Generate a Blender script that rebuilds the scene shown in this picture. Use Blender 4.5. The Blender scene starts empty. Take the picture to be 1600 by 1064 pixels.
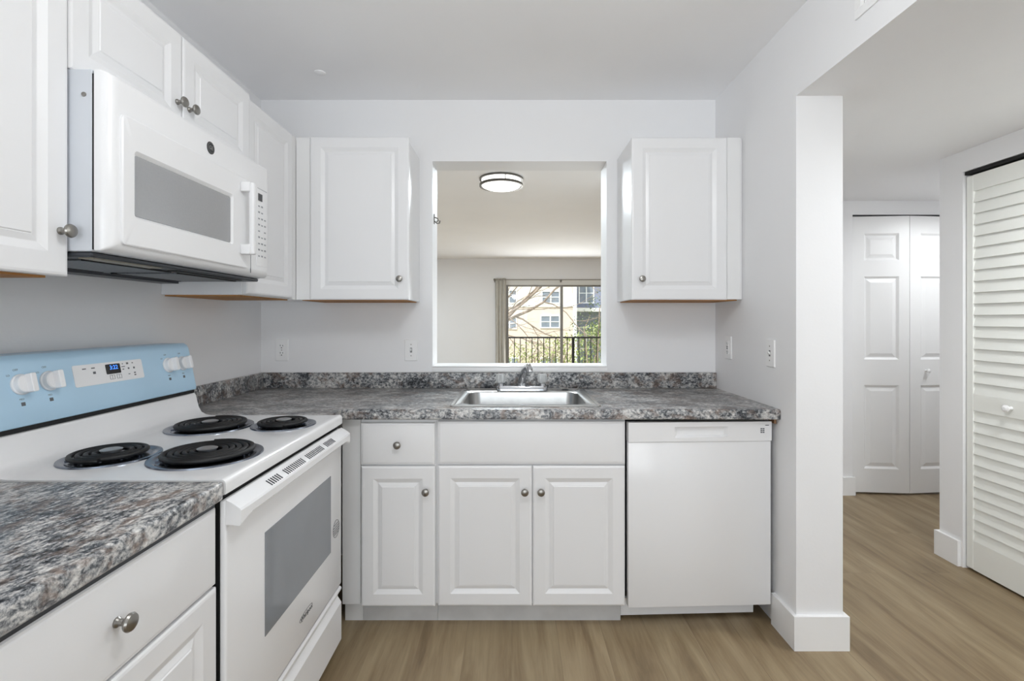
import bpy, bmesh, math, random
from mathutils import Vector, Matrix, noise

random.seed(7)
C = bpy.context.scene.collection
S = bpy.context.scene
PI = math.pi

def lin(c):
    return tuple((v / 12.92 if v <= 0.04045 else ((v + 0.055) / 1.055) ** 2.4) for v in (x / 255 for x in c))

# ------------------------------------------------------------------ camera
EYE = 1.26
F = 765.0                                   # focal length in pixels of the 1600 px frame
cam_data = bpy.data.cameras.new('camera')
cam = bpy.data.objects.new('camera', cam_data)
C.objects.link(cam)
cam.location = (0, 0, EYE)
cam.rotation_euler = (PI / 2, 0, 0)
cam_data.sensor_width = 36
cam_data.lens = 36 * F / 1600
cam_data.shift_y = -32 / 1600
cam_data.clip_start = 0.02
cam_data.clip_end = 300
S.camera = cam

# ------------------------------------------------------------------ colour and exposure
S.view_settings.view_transform = 'Standard'
S.view_settings.look = 'None'
S.view_settings.exposure = 0.0
S.view_settings.gamma = 1.0
S.view_settings.use_curve_mapping = False
S.cycles.use_denoising = True
S.cycles.max_bounces = 14
S.cycles.diffuse_bounces = 8
S.cycles.glossy_bounces = 6
S.cycles.transmission_bounces = 8
S.cycles.transparent_max_bounces = 16
S.cycles.sample_clamp_indirect = 6

# ------------------------------------------------------------------ sky
world = bpy.data.worlds.new('sky')
S.world = world
world.use_nodes = True
wn = world.node_tree.nodes
wbg = wn['Background']
wbg.inputs['Color'].default_value = (0.86, 0.93, 1.0, 1)
wbg.inputs['Strength'].default_value = 1.5

def lamp(name, kind, loc, energy, rot=(0, 0, 0), size=None, size_y=None, color=(1, 1, 1), shape='RECTANGLE', radius=None, spread=None):
    d = bpy.data.lights.new(name, kind)
    d.energy = energy
    d.color = color
    if kind == 'AREA':
        d.shape = shape
        d.size = size
        if size_y: d.size_y = size_y
        if spread: d.spread = spread
    if radius is not None: d.shadow_soft_size = radius
    o = bpy.data.objects.new(name, d)
    C.objects.link(o)
    o.location = loc
    o.rotation_euler = rot
    return o

sun = lamp('sun', 'SUN', (0, -5, 12), 5.0, (math.radians(38), 0, math.radians(-24)), color=(1, 0.985, 0.96))
sun.data.angle = 0.03
# fill lamp at an added, unseen rear window, and daylight at the balcony door
lamp('rear_window_fill', 'AREA', (-0.1, -2.34, 1.15), 37, (math.radians(118), 0, 0), 2.1, 1.6, color=(0.95, 0.975, 1.0))  # added fill, tilted up to lift the ceiling
lamp('balcony_door_daylight', 'AREA', (0.95, 9.36, 1.0), 60, (math.radians(-84), 0, 0), 2.0, 1.9, color=(0.95, 0.98, 1.0))
# lamps of the ceiling fixtures; hall, passage and far living ones are added, unseen
lamp('kitchen_lamp_light', 'POINT', (0.12, 0.75, 2.17), 19, radius=0.14, color=(0.95, 0.98, 1.0))
lamp('hall_fill_light', 'AREA', (2.0, 1.55, 2.015), 13, size=0.3, shape='DISK', color=(0.95, 0.98, 1.0))  # unseen lamp added to brighten the louvred door and hall floor
lamp('passage_fill_light', 'AREA', (3.1, 3.0, 2.015), 7.5, size=0.3, shape='DISK', color=(0.95, 0.98, 1.0))  # unseen lamp added to brighten the bifold door
lamp('living_lamp_light', 'AREA', (-0.09, 4.08, 2.335), 47, size=0.3, shape='DISK', color=(0.84, 0.94, 1.0))

lamp('living_far_fill_light', 'AREA', (-1.75, 6.9, 2.335), 50, size=0.3, shape='DISK', color=(0.84, 0.94, 1.0))  # hidden lamp added to brighten the far living-room wall

# ------------------------------------------------------------------ materials
def mat(name, rgb, rough=0.5, metal=0.0, spec=0.5, var=0.0, vscale=3.0, bump=0.0, bscale=60.0, coat=0.0, emit=None, estr=0.0, aniso=0.0):
    m = bpy.data.materials.new(name)
    m.use_nodes = True
    nt = m.node_tree
    p = nt.nodes['Principled BSDF']
    col = lin(rgb)
    p.inputs['Base Color'].default_value = (*col, 1)
    p.inputs['Roughness'].default_value = rough
    p.inputs['Metallic'].default_value = metal
    p.inputs['Specular IOR Level'].default_value = spec
    p.inputs['Coat Weight'].default_value = coat
    if aniso: p.inputs['Anisotropic'].default_value = aniso
    if emit:
        p.inputs['Emission Color'].default_value = (*lin(emit), 1)
        p.inputs['Emission Strength'].default_value = estr
    tc = None
    if var or bump:
        tc = nt.nodes.new('ShaderNodeTexCoord')
    if var:
        n = nt.nodes.new('ShaderNodeTexNoise')
        n.inputs['Scale'].default_value = vscale
        n.inputs['Detail'].default_value = 4
        nt.links.new(tc.outputs['Object'], n.inputs['Vector'])
        r = nt.nodes.new('ShaderNodeValToRGB')
        r.color_ramp.elements[0].position = 0.3
        r.color_ramp.elements[1].position = 0.7
        r.color_ramp.elements[0].color = (*[c * (1 - var) for c in col], 1)
        r.color_ramp.elements[1].color = (*[min(1, c * (1 + var)) for c in col], 1)
        nt.links.new(n.outputs['Fac'], r.inputs['Fac'])
        nt.links.new(r.outputs['Color'], p.inputs['Base Color'])
    if bump:
        n2 = nt.nodes.new('ShaderNodeTexNoise')
        n2.inputs['Scale'].default_value = bscale
        n2.inputs['Detail'].default_value = 3
        nt.links.new(tc.outputs['Object'], n2.inputs['Vector'])
        b = nt.nodes.new('ShaderNodeBump')
        b.inputs['Strength'].default_value = bump
        b.inputs['Distance'].default_value = 0.002
        nt.links.new(n2.outputs['Fac'], b.inputs['Height'])
        nt.links.new(b.outputs['Normal'], p.inputs['Normal'])
    return m

def ramp(nt, stops):
    r = nt.nodes.new('ShaderNodeValToRGB')
    e = r.color_ramp.elements
    e[0].position, e[0].color = stops[0][0], (*stops[0][1], 1)
    e[1].position, e[1].color = stops[-1][0], (*stops[-1][1], 1)
    for pos, c in stops[1:-1]:
        k = e.new(pos); k.color = (*c, 1)
    return r

def noise_node(nt, vec, scale, detail=4, rough=0.55, dist=0.0):
    n = nt.nodes.new('ShaderNodeTexNoise')
    n.inputs['Scale'].default_value = scale
    n.inputs['Detail'].default_value = detail
    n.inputs['Roughness'].default_value = rough
    n.inputs['Distortion'].default_value = dist
    nt.links.new(vec, n.inputs['Vector'])
    return n

def math_node(nt, op, a, b):
    n = nt.nodes.new('ShaderNodeMath'); n.operation = op
    for i, v in enumerate((a, b)):
        if isinstance(v, (int, float)): n.inputs[i].default_value = v
        else: nt.links.new(v, n.inputs[i])
    return n.outputs[0]

def mix_color(nt, fac, a, b, mode='MIX'):
    n = nt.nodes.new('ShaderNodeMix'); n.data_type = 'RGBA'; n.blend_type = mode
    if isinstance(fac, (int, float)): n.inputs[0].default_value = fac
    else: nt.links.new(fac, n.inputs[0])
    for i, v in ((6, a), (7, b)):
        if isinstance(v, tuple): n.inputs[i].default_value = (*v, 1)
        else: nt.links.new(v, n.inputs[i])
    return n.outputs[2]

def granite():
    m = bpy.data.materials.new('granite_laminate'); m.use_nodes = True
    nt = m.node_tree; p = nt.nodes['Principled BSDF']
    tc = nt.nodes.new('ShaderNodeTexCoord'); v = tc.outputs['Object']
    mp = nt.nodes.new('ShaderNodeMapping'); mp.inputs['Rotation'].default_value = (0.3, 0.2, 0.6); mp.inputs['Scale'].default_value = (1.0, 1.6, 1.3)
    nt.links.new(v, mp.inputs['Vector'])
    n1 = noise_node(nt, mp.outputs['Vector'], 64, 9, 0.72, 0.25)
    n2 = noise_node(nt, mp.outputs['Vector'], 9, 3, 0.5, 0.4)
    n3 = noise_node(nt, mp.outputs['Vector'], 19, 6, 0.65, 0.4)
    n4 = noise_node(nt, v, 190, 3, 0.6)
    f = math_node(nt, 'ADD', n1.outputs['Fac'], math_node(nt, 'MULTIPLY', math_node(nt, 'SUBTRACT', n2.outputs['Fac'], 0.5), 0.45))
    f = math_node(nt, 'ADD', f, math_node(nt, 'MULTIPLY', math_node(nt, 'SUBTRACT', n4.outputs['Fac'], 0.5), 0.22))
    r = ramp(nt, [(0.33, lin((24, 24, 27))), (0.42, lin((76, 80, 85))), (0.49, lin((134, 136, 138))), (0.57, lin((186, 185, 183))), (0.68, lin((220, 218, 215)))])
    nt.links.new(f, r.inputs['Fac'])
    rb = ramp(nt, [(0.50, (0, 0, 0)), (0.62, (1, 1, 1))])
    nt.links.new(n3.outputs['Fac'], rb.inputs['Fac'])
    brown = mix_color(nt, 0.75, r.outputs['Color'], lin((132, 108, 96)), 'MULTIPLY')
    brown = mix_color(nt, 0.25, brown, lin((150, 130, 118)))
    col = mix_color(nt, rb.outputs['Color'], r.outputs['Color'], brown)
    nt.links.new(col, p.inputs['Base Color'])
    p.inputs['Roughness'].default_value = 0.28
    return m

def planks():
    m = bpy.data.materials.new('oak_vinyl_planks'); m.use_nodes = True
    nt = m.node_tree; p = nt.nodes['Principled BSDF']
    tc = nt.nodes.new('ShaderNodeTexCoord'); v = tc.outputs['Object']
    mp = nt.nodes.new('ShaderNodeMapping'); mp.inputs['Rotation'].default_value = (0, 0, PI / 2)
    nt.links.new(v, mp.inputs['Vector'])
    br = nt.nodes.new('ShaderNodeTexBrick')
    br.offset = 0.37; br.inputs['Scale'].default_value = 1.0
    br.inputs['Brick Width'].default_value = 1.22; br.inputs['Row Height'].default_value = 0.182
    br.inputs['Mortar Size'].default_value = 0.0011; br.inputs['Mortar Smooth'].default_value = 0.2
    br.inputs['Color1'].default_value = (0.0, 0, 0, 1); br.inputs['Color2'].default_value = (1, 1, 1, 1); br.inputs['Mortar'].default_value = (0.5, 0.5, 0.5, 1)
    nt.links.new(mp.outputs['Vector'], br.inputs['Vector'])
    ms = nt.nodes.new('ShaderNodeMapping'); ms.inputs['Scale'].default_value = (7.5, 0.85, 1)
    nt.links.new(v, ms.inputs['Vector'])
    # shift the grain from plank to plank
    off = nt.nodes.new('ShaderNodeVectorMath'); off.operation = 'ADD'
    sc = nt.nodes.new('ShaderNodeVectorMath'); sc.operation = 'SCALE'; sc.inputs['Scale'].default_value = 7.0
    nt.links.new(br.outputs['Color'], sc.inputs[0])
    nt.links.new(ms.outputs['Vector'], off.inputs[0]); nt.links.new(sc.outputs[0], off.inputs[1])
    g1 = noise_node(nt, off.outputs[0], 1.6, 5, 0.6, 0.5)
    mf = nt.nodes.new('ShaderNodeMapping'); mf.inputs['Scale'].default_value = (60, 2.2, 1)
    nt.links.new(v, mf.inputs['Vector'])
    g2 = noise_node(nt, mf.outputs['Vector'], 2.0, 4, 0.6)
    r = ramp(nt, [(0.28, lin((116, 97, 72))), (0.45, lin((140, 121, 93))), (0.62, lin((157, 139, 110))), (0.78, lin((170, 153, 124)))])
    nt.links.new(g1.outputs['Fac'], r.inputs['Fac'])
    rg = ramp(nt, [(0.25, (0.80, 0.80, 0.80)), (0.75, (1.1, 1.1, 1.1))])
    nt.links.new(g2.outputs['Fac'], rg.inputs['Fac'])
    c = mix_color(nt, 0.55, r.outputs['Color'], rg.outputs['Color'], 'MULTIPLY')
    tone = ramp(nt, [(0.0, (0.93, 0.93, 0.92)), (1.0, (1.03, 1.03, 1.03))])
    nt.links.new(br.outputs['Color'], tone.inputs['Fac'])
    c = mix_color(nt, 1.0, c, tone.outputs['Color'], 'MULTIPLY')
    c = mix_color(nt, math_node(nt, 'MULTIPLY', br.outputs['Fac'], 0.45), c, lin((104, 88, 68)))
    nt.links.new(c, p.inputs['Base Color'])
    p.inputs['Roughness'].default_value = 0.42
    p.inputs['Specular IOR Level'].default_value = 0.4
    return m

M = {}
M['wall'] = mat('white_wall_paint', (235, 235, 236), 0.55, var=0.012, vscale=2, bump=0.12, bscale=90)
M['ceiling'] = mat('ceiling_paint', (244, 244, 245), 0.85, var=0.012, vscale=2)
M['trim'] = mat('white_trim_paint', (240, 240, 240), 0.35, var=0.01)
M['cab'] = mat('white_thermofoil', (231, 231, 232), 0.3, var=0.008, vscale=2)
M['filler'] = mat('white_melamine', (229, 229, 229), 0.4, var=0.01)
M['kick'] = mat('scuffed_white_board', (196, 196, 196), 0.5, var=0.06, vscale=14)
M['wood'] = mat('raw_wood_underside', (168, 118, 62), 0.7, var=0.15, vscale=9)
M['enamel'] = mat('white_enamel', (234, 234, 235), 0.16, var=0.005)
M['plastic'] = mat('white_plastic', (234, 234, 235), 0.28, var=0.005)
M['plate'] = mat('white_cover_plate', (238, 238, 238), 0.3, var=0.005)
M['nickel'] = mat('satin_nickel', (150, 147, 142), 0.3, 1.0, var=0.05, vscale=20)
M['chrome'] = mat('chrome', (200, 202, 206), 0.09, 1.0, var=0.02)
M['pan'] = mat('chrome_drip_pan', (128, 134, 146), 0.2, 1.0, var=0.05)
M['steel'] = mat('brushed_steel', (186, 186, 185), 0.24, 1.0, var=0.05, vscale=30, aniso=0.4)
M['cap_steel'] = mat('grey_steel_cap', (178, 180, 182), 0.3, 0.8, var=0.05)
M['coil'] = mat('black_coil', (15, 16, 18), 0.5, var=0.2, vscale=30)
M['black'] = mat('black_gap', (10, 10, 11), 0.6, var=0.1)
M['vent_dark'] = mat('dark_grey_sheet', (58, 62, 68), 0.4, var=0.1)
M['vent_mesh'] = mat('grey_filter_mesh', (120, 124, 128), 0.45, 0.6, var=0.25, vscale=200)
M['lens'] = mat('lamp_lens', (140, 134, 118), 0.3, var=0.2, vscale=60)
M['side_grey'] = mat('galvanised_side', (206, 210, 216), 0.32, var=0.03)
M['film'] = mat('blue_protective_film', (178, 210, 232), 0.3, var=0.03, vscale=5, bump=0.1, bscale=9)
M['print'] = mat('grey_print', (92, 94, 98), 0.5, var=0.05)
M['light_print'] = mat('pale_grey_print', (146, 148, 152), 0.5, var=0.05)
M['print_dark'] = mat('dark_print', (38, 40, 44), 0.5, var=0.05)
M['oven_glass'] = mat('grey_oven_glass', (128, 132, 137), 0.06, spec=0.7, var=0.05, vscale=5)
M['mw_glass'] = mat('grey_screened_glass', (158, 159, 161), 0.1, var=0.02, vscale=200)
M['mw_reveal'] = mat('glass_edge_tint', (150, 156, 162), 0.2, var=0.03)
M['screen'] = mat('black_display', (16, 18, 22), 0.1, var=0.05)
M['digits'] = mat('blue_digits', (60, 130, 255), 0.5, emit=(70, 140, 255), estr=1.6, var=0.01)
M['diffuser'] = mat('lit_acrylic_diffuser', (250, 250, 250), 0.5, emit=(255, 254, 251), estr=1.6, var=0.01)
M['bronze'] = mat('brushed_dark_nickel', (110, 108, 104), 0.35, 1.0, var=0.06)
M['door_white'] = mat('white_door_paint', (236, 236, 236), 0.4, var=0.008)
M['louver'] = mat('aged_white_door_paint', (236, 237, 232), 0.45, var=0.015)
M['alu'] = mat('grey_aluminium', (146, 144, 140), 0.45, 0.3, var=0.04)
M['white_frame'] = mat('pale_door_head', (226, 226, 222), 0.5, var=0.02)
M['curtain'] = mat('grey_beige_curtain', (198, 195, 187), 0.9, var=0.05, vscale=10)
M['rail'] = mat('dark_iron', (44, 41, 38), 0.5, 0.2, var=0.1)
M['concrete'] = mat('concrete', (186, 182, 174), 0.8, var=0.06)
M['stucco_light'] = mat('cream_stucco', (226, 218, 204), 0.9, var=0.05, vscale=3)
M['stucco_tan'] = mat('tan_stucco', (214, 198, 184), 0.9, var=0.06, vscale=3)
M['slate'] = mat('blue_grey_siding', (128, 134, 152), 0.8, var=0.1, vscale=3)
M['ext_glass'] = mat('grey_window_glass', (126, 134, 144), 0.15, var=0.15, vscale=3)
M['ext_frame'] = mat('white_window_frame', (238, 238, 236), 0.6, var=0.02)
M['bark'] = mat('pale_bark', (150, 134, 118), 0.85, var=0.25, vscale=8)
M['leaf'] = mat('pale_green_leaf', (166, 178, 112), 0.7, var=0.25, vscale=4)
M['leaf_dark'] = mat('grey_green_leaf', (104, 118, 90), 0.7, var=0.3, vscale=4)
M['lawn'] = mat('dry_lawn', (178, 176, 130), 0.95, var=0.15, vscale=2)
M['shim'] = mat('raw_pine', (140, 108, 80), 0.7, var=0.1)
M['granite'] = granite()
M['floor'] = planks()

def clear_acrylic():
    m = bpy.data.materials.new('clear_acrylic'); m.use_nodes = True
    p = m.node_tree.nodes['Principled BSDF']
    p.inputs['Base Color'].default_value = (0.9, 0.92, 0.92, 1)
    p.inputs['Roughness'].default_value = 0.08
    p.inputs['Transmission Weight'].default_value = 0.55
    p.inputs['IOR'].default_value = 1.45
    return m
M['acrylic'] = clear_acrylic()

def pane_glass():
    m = bpy.data.materials.new('window_pane'); m.use_nodes = True
    nt = m.node_tree; nt.nodes.remove(nt.nodes['Principled BSDF'])
    t = nt.nodes.new('ShaderNodeBsdfTransparent'); g = nt.nodes.new('ShaderNodeBsdfGlossy')
    g.inputs['Roughness'].default_value = 0.02
    t.inputs['Color'].default_value = (0.96, 0.97, 0.97, 1)
    fr = nt.nodes.new('ShaderNodeFresnel'); fr.inputs['IOR'].default_value = 1.3
    mx = nt.nodes.new('ShaderNodeMixShader')
    nt.links.new(fr.outputs[0], mx.inputs[0]); nt.links.new(t.outputs[0], mx.inputs[1]); nt.links.new(g.outputs[0], mx.inputs[2])
    nt.links.new(mx.outputs[0], nt.nodes['Material Output'].inputs['Surface'])
    return m
M['pane'] = pane_glass()

# ------------------------------------------------------------------ mesh building
class B:
    """collects geometry in frame coordinates"""
    def __init__(s):
        s.bm = bmesh.new(); s.mi = 0
    def add(s, verts, faces):
        vs = [s.bm.verts.new(v) for v in verts]
        for f in faces:
            try:
                fc = s.bm.faces.new([vs[i] for i in f]); fc.material_index = s.mi
            except ValueError:
                pass
        return s
    def box(s, a, b, bev=0.0, seg=2, rot=None, pivot=None):
        t = bmesh.new()
        bmesh.ops.create_cube(t, size=1)
        for v in t.verts:
            v.co = Vector([(a[i] + b[i]) / 2 + v.co[i] * (b[i] - a[i]) for i in range(3)])
        if bev:
            bmesh.ops.bevel(t, geom=t.edges[:], offset=bev, segments=seg, affect='EDGES', profile=0.5)
        if rot is not None:
            pv = Vector(pivot) if pivot else Vector([(a[i] + b[i]) / 2 for i in range(3)])
            for v in t.verts: v.co = pv + rot @ (v.co - pv)
        t.verts.index_update()
        s.add([v.co.copy() for v in t.verts], [[v.index for v in f.verts] for f in t.faces])
        t.free(); return s
    def loft(s, rings, cap0=True, cap1=True, closed=True):
        n = len(rings[0]); vs = [p for r in rings for p in r]; fs = []
        for k in range(len(rings) - 1):
            for i in range(n if closed else n - 1):
                j = (i + 1) % n
                fs.append((k * n + i, k * n + j, (k + 1) * n + j, (k + 1) * n + i))
        if cap0: fs.append(tuple(range(n))[::-1])
        if cap1: fs.append(tuple((len(rings) - 1) * n + i for i in range(n)))
        return s.add(vs, fs)
    def lathe(s, prof, center, axis='z', seg=24, cap0=True, cap1=True):
        rings = []
        for r, h in prof:
            ring = []
            for i in range(seg):
                a = 2 * PI * i / seg; u, w = r * math.cos(a), r * math.sin(a)
                p = {'z': (u, w, h), 'y': (u, h, w), 'x': (h, u, w)}[axis]
                ring.append(Vector(center) + Vector(p))
            rings.append(ring)
        return s.loft(rings, cap0, cap1)
    def tube(s, pts, rad, seg=10, caps=True):
        pts = [Vector(p) for p in pts]; rings = []
        rs = rad if isinstance(rad, (list, tuple)) else [rad] * len(pts)
        up = None
        for i, p in enumerate(pts):
            d = (pts[min(i + 1, len(pts) - 1)] - pts[max(i - 1, 0)]).normalized()
            if up is None: up = Vector((0, 0, 1)) if abs(d.z) < 0.9 else Vector((1, 0, 0))
            u = d.cross(up).normalized(); w = u.cross(d).normalized(); up = w
            rings.append([p + (u * math.cos(2 * PI * k / seg) + w * math.sin(2 * PI * k / seg)) * rs[i] for k in range(seg)])
        return s.loft(rings, caps, caps)
    def prism(s, poly, axis, a, b):
        """poly in the two remaining axes (in xyz order), extruded from a to b along axis"""
        def P(q, t):
            return {'x': (t, q[0], q[1]), 'y': (q[0], t, q[1]), 'z': (q[0], q[1], t)}[axis]
        return s.loft([[Vector(P(q, a)) for q in poly], [Vector(P(q, b)) for q in poly]])
    def front(s, x0, x1, z0, z1, y, thick, prof, r=None):
        """panel facing -y: prof is (inset, depth) from the outer edge inward; depth is measured behind y"""
        rings = [[Vector(p) for p in ((x0, y + thick, z0), (x1, y + thick, z0), (x1, y + thick, z1), (x0, y + thick, z1))]]
        for ins, dep in prof:
            rings.append([Vector(p) for p in ((x0 + ins, y + dep, z0 + ins), (x1 - ins, y + dep, z0 + ins), (x1 - ins, y + dep, z1 - ins), (x0 + ins, y + dep, z1 - ins))])
        return s.loft(rings)

def rrect(x0, x1, z0, z1, r, n=5):
    out = []
    for cx, cz, a0 in ((x1 - r, z0 + r, -PI / 2), (x1 - r, z1 - r, 0), (x0 + r, z1 - r, PI / 2), (x0 + r, z0 + r, PI)):
        for k in range(n + 1):
            a = a0 + PI / 2 * k / n
            out.append((cx + r * math.cos(a), cz + r * math.sin(a)))
    return out

BASE = {}
def root_of(o):
    while o.parent: o = o.parent
    return o
def to_world(p, frame):
    return Vector((-p[1], p[0], p[2])) if frame == 'L' else Vector(p)

def thing(name, label, cat, base=(0, 0, 0), frame='B', group=None, kind=None, rotz=0.0):
    """Empty at the thing's base. frame B: x right, y into the picture. frame L: x into the picture, y towards the left wall."""
    o = bpy.data.objects.new(name, None); C.objects.link(o)
    o.empty_display_size = 0.05
    o.location = to_world(base, frame)
    o.rotation_euler = (0, 0, (PI / 2 if frame == 'L' else 0) + rotz)
    if label: o['label'] = label
    if cat: o['category'] = cat
    if group: o['group'] = group
    if kind: o['kind'] = kind
    BASE[o.name] = Vector(base)
    return o

def finish(name, b, mats, angle=32):
    me = bpy.data.meshes.new(name)
    bmesh.ops.recalc_face_normals(b.bm, faces=b.bm.faces[:])
    b.bm.to_mesh(me); b.bm.free()
    for m in (mats if isinstance(mats, (list, tuple)) else [mats]):
        me.materials.append(M[m] if isinstance(m, str) else m)
    for p in me.polygons: p.use_smooth = True
    me.set_sharp_from_angle(angle=math.radians(angle))
    return me

def part(name, b, mats, parent, label=None, angle=32):
    base = BASE[root_of(parent).name]
    for v in b.bm.verts: v.co -= base
    o = bpy.data.objects.new(name, finish(name, b, mats, angle)); C.objects.link(o)
    o.parent = parent
    if label: o['label'] = label
    return o

def single(name, b, mats, label, cat, base=(0, 0, 0), frame='B', group=None, kind=None, angle=32):
    for v in b.bm.verts: v.co -= Vector(base)
    o = bpy.data.objects.new(name, finish(name, b, mats, angle)); C.objects.link(o)
    o.location = to_world(base, frame)
    if frame == 'L': o.rotation_euler = (0, 0, PI / 2)
    if label: o['label'] = label
    if cat: o['category'] = cat
    if group: o['group'] = group
    if kind: o['kind'] = kind
    BASE[o.name] = Vector(base)
    return o

def struct(name, b, mats, label=None, angle=32):
    o = bpy.data.objects.new(name, finish(name, b, mats, angle)); C.objects.link(o)
    o['kind'] = 'structure'
    if label: o['label'] = label
    BASE[o.name] = Vector((0, 0, 0))
    return o

def text_geo(b, string, size, place, thick=0.0006, center=True):
    """letters as thin solid shapes; place maps (u, v, w) to frame coordinates, w out of the surface"""
    cu = bpy.data.curves.new('letters', 'FONT'); cu.body = string; cu.size = size; cu.extrude = thick / 2
    cu.resolution_u = 3
    if center: cu.align_x = 'CENTER'; cu.align_y = 'CENTER'
    o = bpy.data.objects.new('letters', cu); C.objects.link(o)
    dg = bpy.context.evaluated_depsgraph_get()
    me = bpy.data.meshes.new_from_object(o.evaluated_get(dg))
    b.add([Vector(place(v.co.x, v.co.y, v.co.z)) for v in me.vertices], [tuple(p.vertices) for p in me.polygons])
    bpy.data.objects.remove(o); bpy.data.meshes.remove(me); bpy.data.curves.remove(cu)

# ------------------------------------------------------------------ key dimensions
YW = 2.625          # kitchen back wall
YL = 2.79           # its living-room side
XL = -1.345         # left wall
XR = 1.09           # right wall
XP = 1.269          # hall side of the right wall
YP = 1.878          # front of the pillar
ZC = 2.44           # ceiling
ZH = 2.12           # hall ceiling
XH = 2.295          # hall right wall
YH = 3.53           # wall at the end of the hall
YF = 9.43           # far living-room wall
YR = -2.4           # rear wall
CT = 0.897          # counter top

# ------------------------------------------------------------------ the setting
struct('floor', B().box((-3, YR - 0.1, -0.12), (4.6, YF + 0.12, 0)), 'floor')
struct('ceiling', B().box((XL - 0.1, YR, ZC), (XP, YL, ZC + 0.1)), 'ceiling')
struct('ceiling_hall', B().box((XP, YR, ZH), (4.6, YH + 0.1, ZH + 0.1)), 'wall')
struct('ceiling_living', B().box((-3, YL, ZC), (4.6, YF + 0.1, ZC + 0.1)), 'ceiling')
struct('wall_left', B().box((XL - 0.1, YR, 0), (XL, YW, ZC)), 'wall')
OX0, OX1, OZ0, OZ1 = -0.4265, 0.507, 1.008, 2.111
b = B()
b.box((-3, YW, 0), (OX0, YL, ZC)); b.box((OX1, YW, 0), (XR, YL, ZC))
b.box((OX0, YW, 0), (OX1, YL, OZ0)); b.box((OX0, YW, OZ1), (OX1, YL, ZC))
struct('wall_back', b, 'wall')
b = B()
b.box((XR, YP, 0), (XP, YL, ZC)); b.box((XR, YR, ZH), (XP, YP, ZC))
struct('wall_right', b, 'wall')
struct('wall_hall_left', B().box((XR, YL, 0), (XP, 4.3, ZC)), 'wall')
DX0, DX1, DZ1 = 2.455, 3.255, 2.02
b = B()
b.box((XP, YH, 0), (DX0, YH + 0.1, ZH)); b.box((DX1, YH, 0), (4.6, YH + 0.1, ZH)); b.box((DX0, YH, DZ1), (DX1, YH + 0.1, ZH))
struct('wall_hall_back', b, 'wall')
LY0, LY1 = 1.29, 2.492            # opening of the louvred closet in the hall's right wall
b = B()
b.box((XH, LY1, 0), (XH + 0.11, 2.628, ZH)); b.box((XH, YR, 0), (XH + 0.11, LY0, ZH)); b.box((XH, LY0, 2.012), (XH + 0.11, LY1, ZH))
struct('wall_hall_right', b, 'wall')
b = B()
b.box((XH + 0.11, 2.528, 0), (4.5, 2.628, ZH))
struct('wall_passage', b, 'wall')
struct('wall_passage_end', B().box((4.5, 2.528, 0), (4.6, YH, ZH)), 'wall')
b = B(); b.box((XH + 0.72, YR, 0), (XH + 0.8, 2.528, ZH))
struct('wall_closet', b, 'wall')
b = B(); b.box((XP, 4.2, 0), (4.6, 4.3, ZC)); struct('wall_closet_back', b, 'wall')
struct('wall_living_right', B().box((4.5, 4.3, 0), (4.6, YF, ZC)), 'wall')
struct('wall_living_left', B().box((-3, YL, 0), (-2.9, YF, ZC)), 'wall')
SX0, SX1, SZ1 = -0.17, 2.06, 2.035
b = B()
b.box((-3, YF, 0), (SX0, YF + 0.12, ZC)); b.box((SX1, YF, 0), (4.6, YF + 0.12, ZC)); b.box((SX0, YF, SZ1), (SX1, YF + 0.12, ZC))
struct('wall_far', b, 'wall')
RX0, RX1, RZ0, RZ1 = -1.15, 2.15, 0.3, 2.0
b = B()
b.box((XL - 0.1, YR - 0.1, 0), (RX0, YR, ZC)); b.box((RX1, YR - 0.1, 0), (4.6, YR, ZC))
b.box((RX0, YR - 0.1, 0), (RX1, YR, RZ0)); b.box((RX0, YR - 0.1, RZ1), (RX1, YR, ZC))
struct('wall_rear', b, 'wall')

# sill of the pass-through
b = B(); b.box((OX0 + 0.0005, YW - 0.008, OZ0 - 0.0005), (OX1 - 0.0005, YL + 0.006, OZ0 + 0.006), 0.002)
b.box((OX0 - 0.002, YW - 0.007, 0.981), (OX1 + 0.002, YW - 0.0005, OZ0 - 0.001), 0.002)
struct('trim_1', b, 'trim', 'white painted sill along the bottom of the pass-through')

# baseboards
def base_run(name, poly):
    """poly of plan points (outer face), 0.13 tall"""
    b = B(); b.prism(poly, 'z', 0.0, 0.13)
    return struct(name, b, 'trim')
t = 0.016
base_run('baseboard_right', [(XR - t, 2.03), (XR - t, YP - t), (XP + t, YP - t), (XP + t, 3.2), (XP, 3.2), (XP, YP), (XR, YP), (XR, 2.03)])
base_run('baseboard_hall_right', [(XH - t, LY1 + 0.012), (XH, LY1 + 0.012), (XH, 2.628), (2.38, 2.628), (2.38, 2.628 + t), (XH - t, 2.628 + t)])
base_run('baseboard_hall_back', [(XP + t, YH - t), (DX0 + 0.012, YH - t), (DX0 + 0.012, YH), (XP + t, YH)])
base_run('baseboard_left', [(XL, YR + 0.01), (XL + t, YR + 0.01), (XL + t, 0.2), (XL, 0.2)])
base_run('baseboard_far', [(-2.88, YF - t), (SX0 - 0.04, YF - t), (SX0 - 0.04, YF), (-2.88, YF)])

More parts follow.
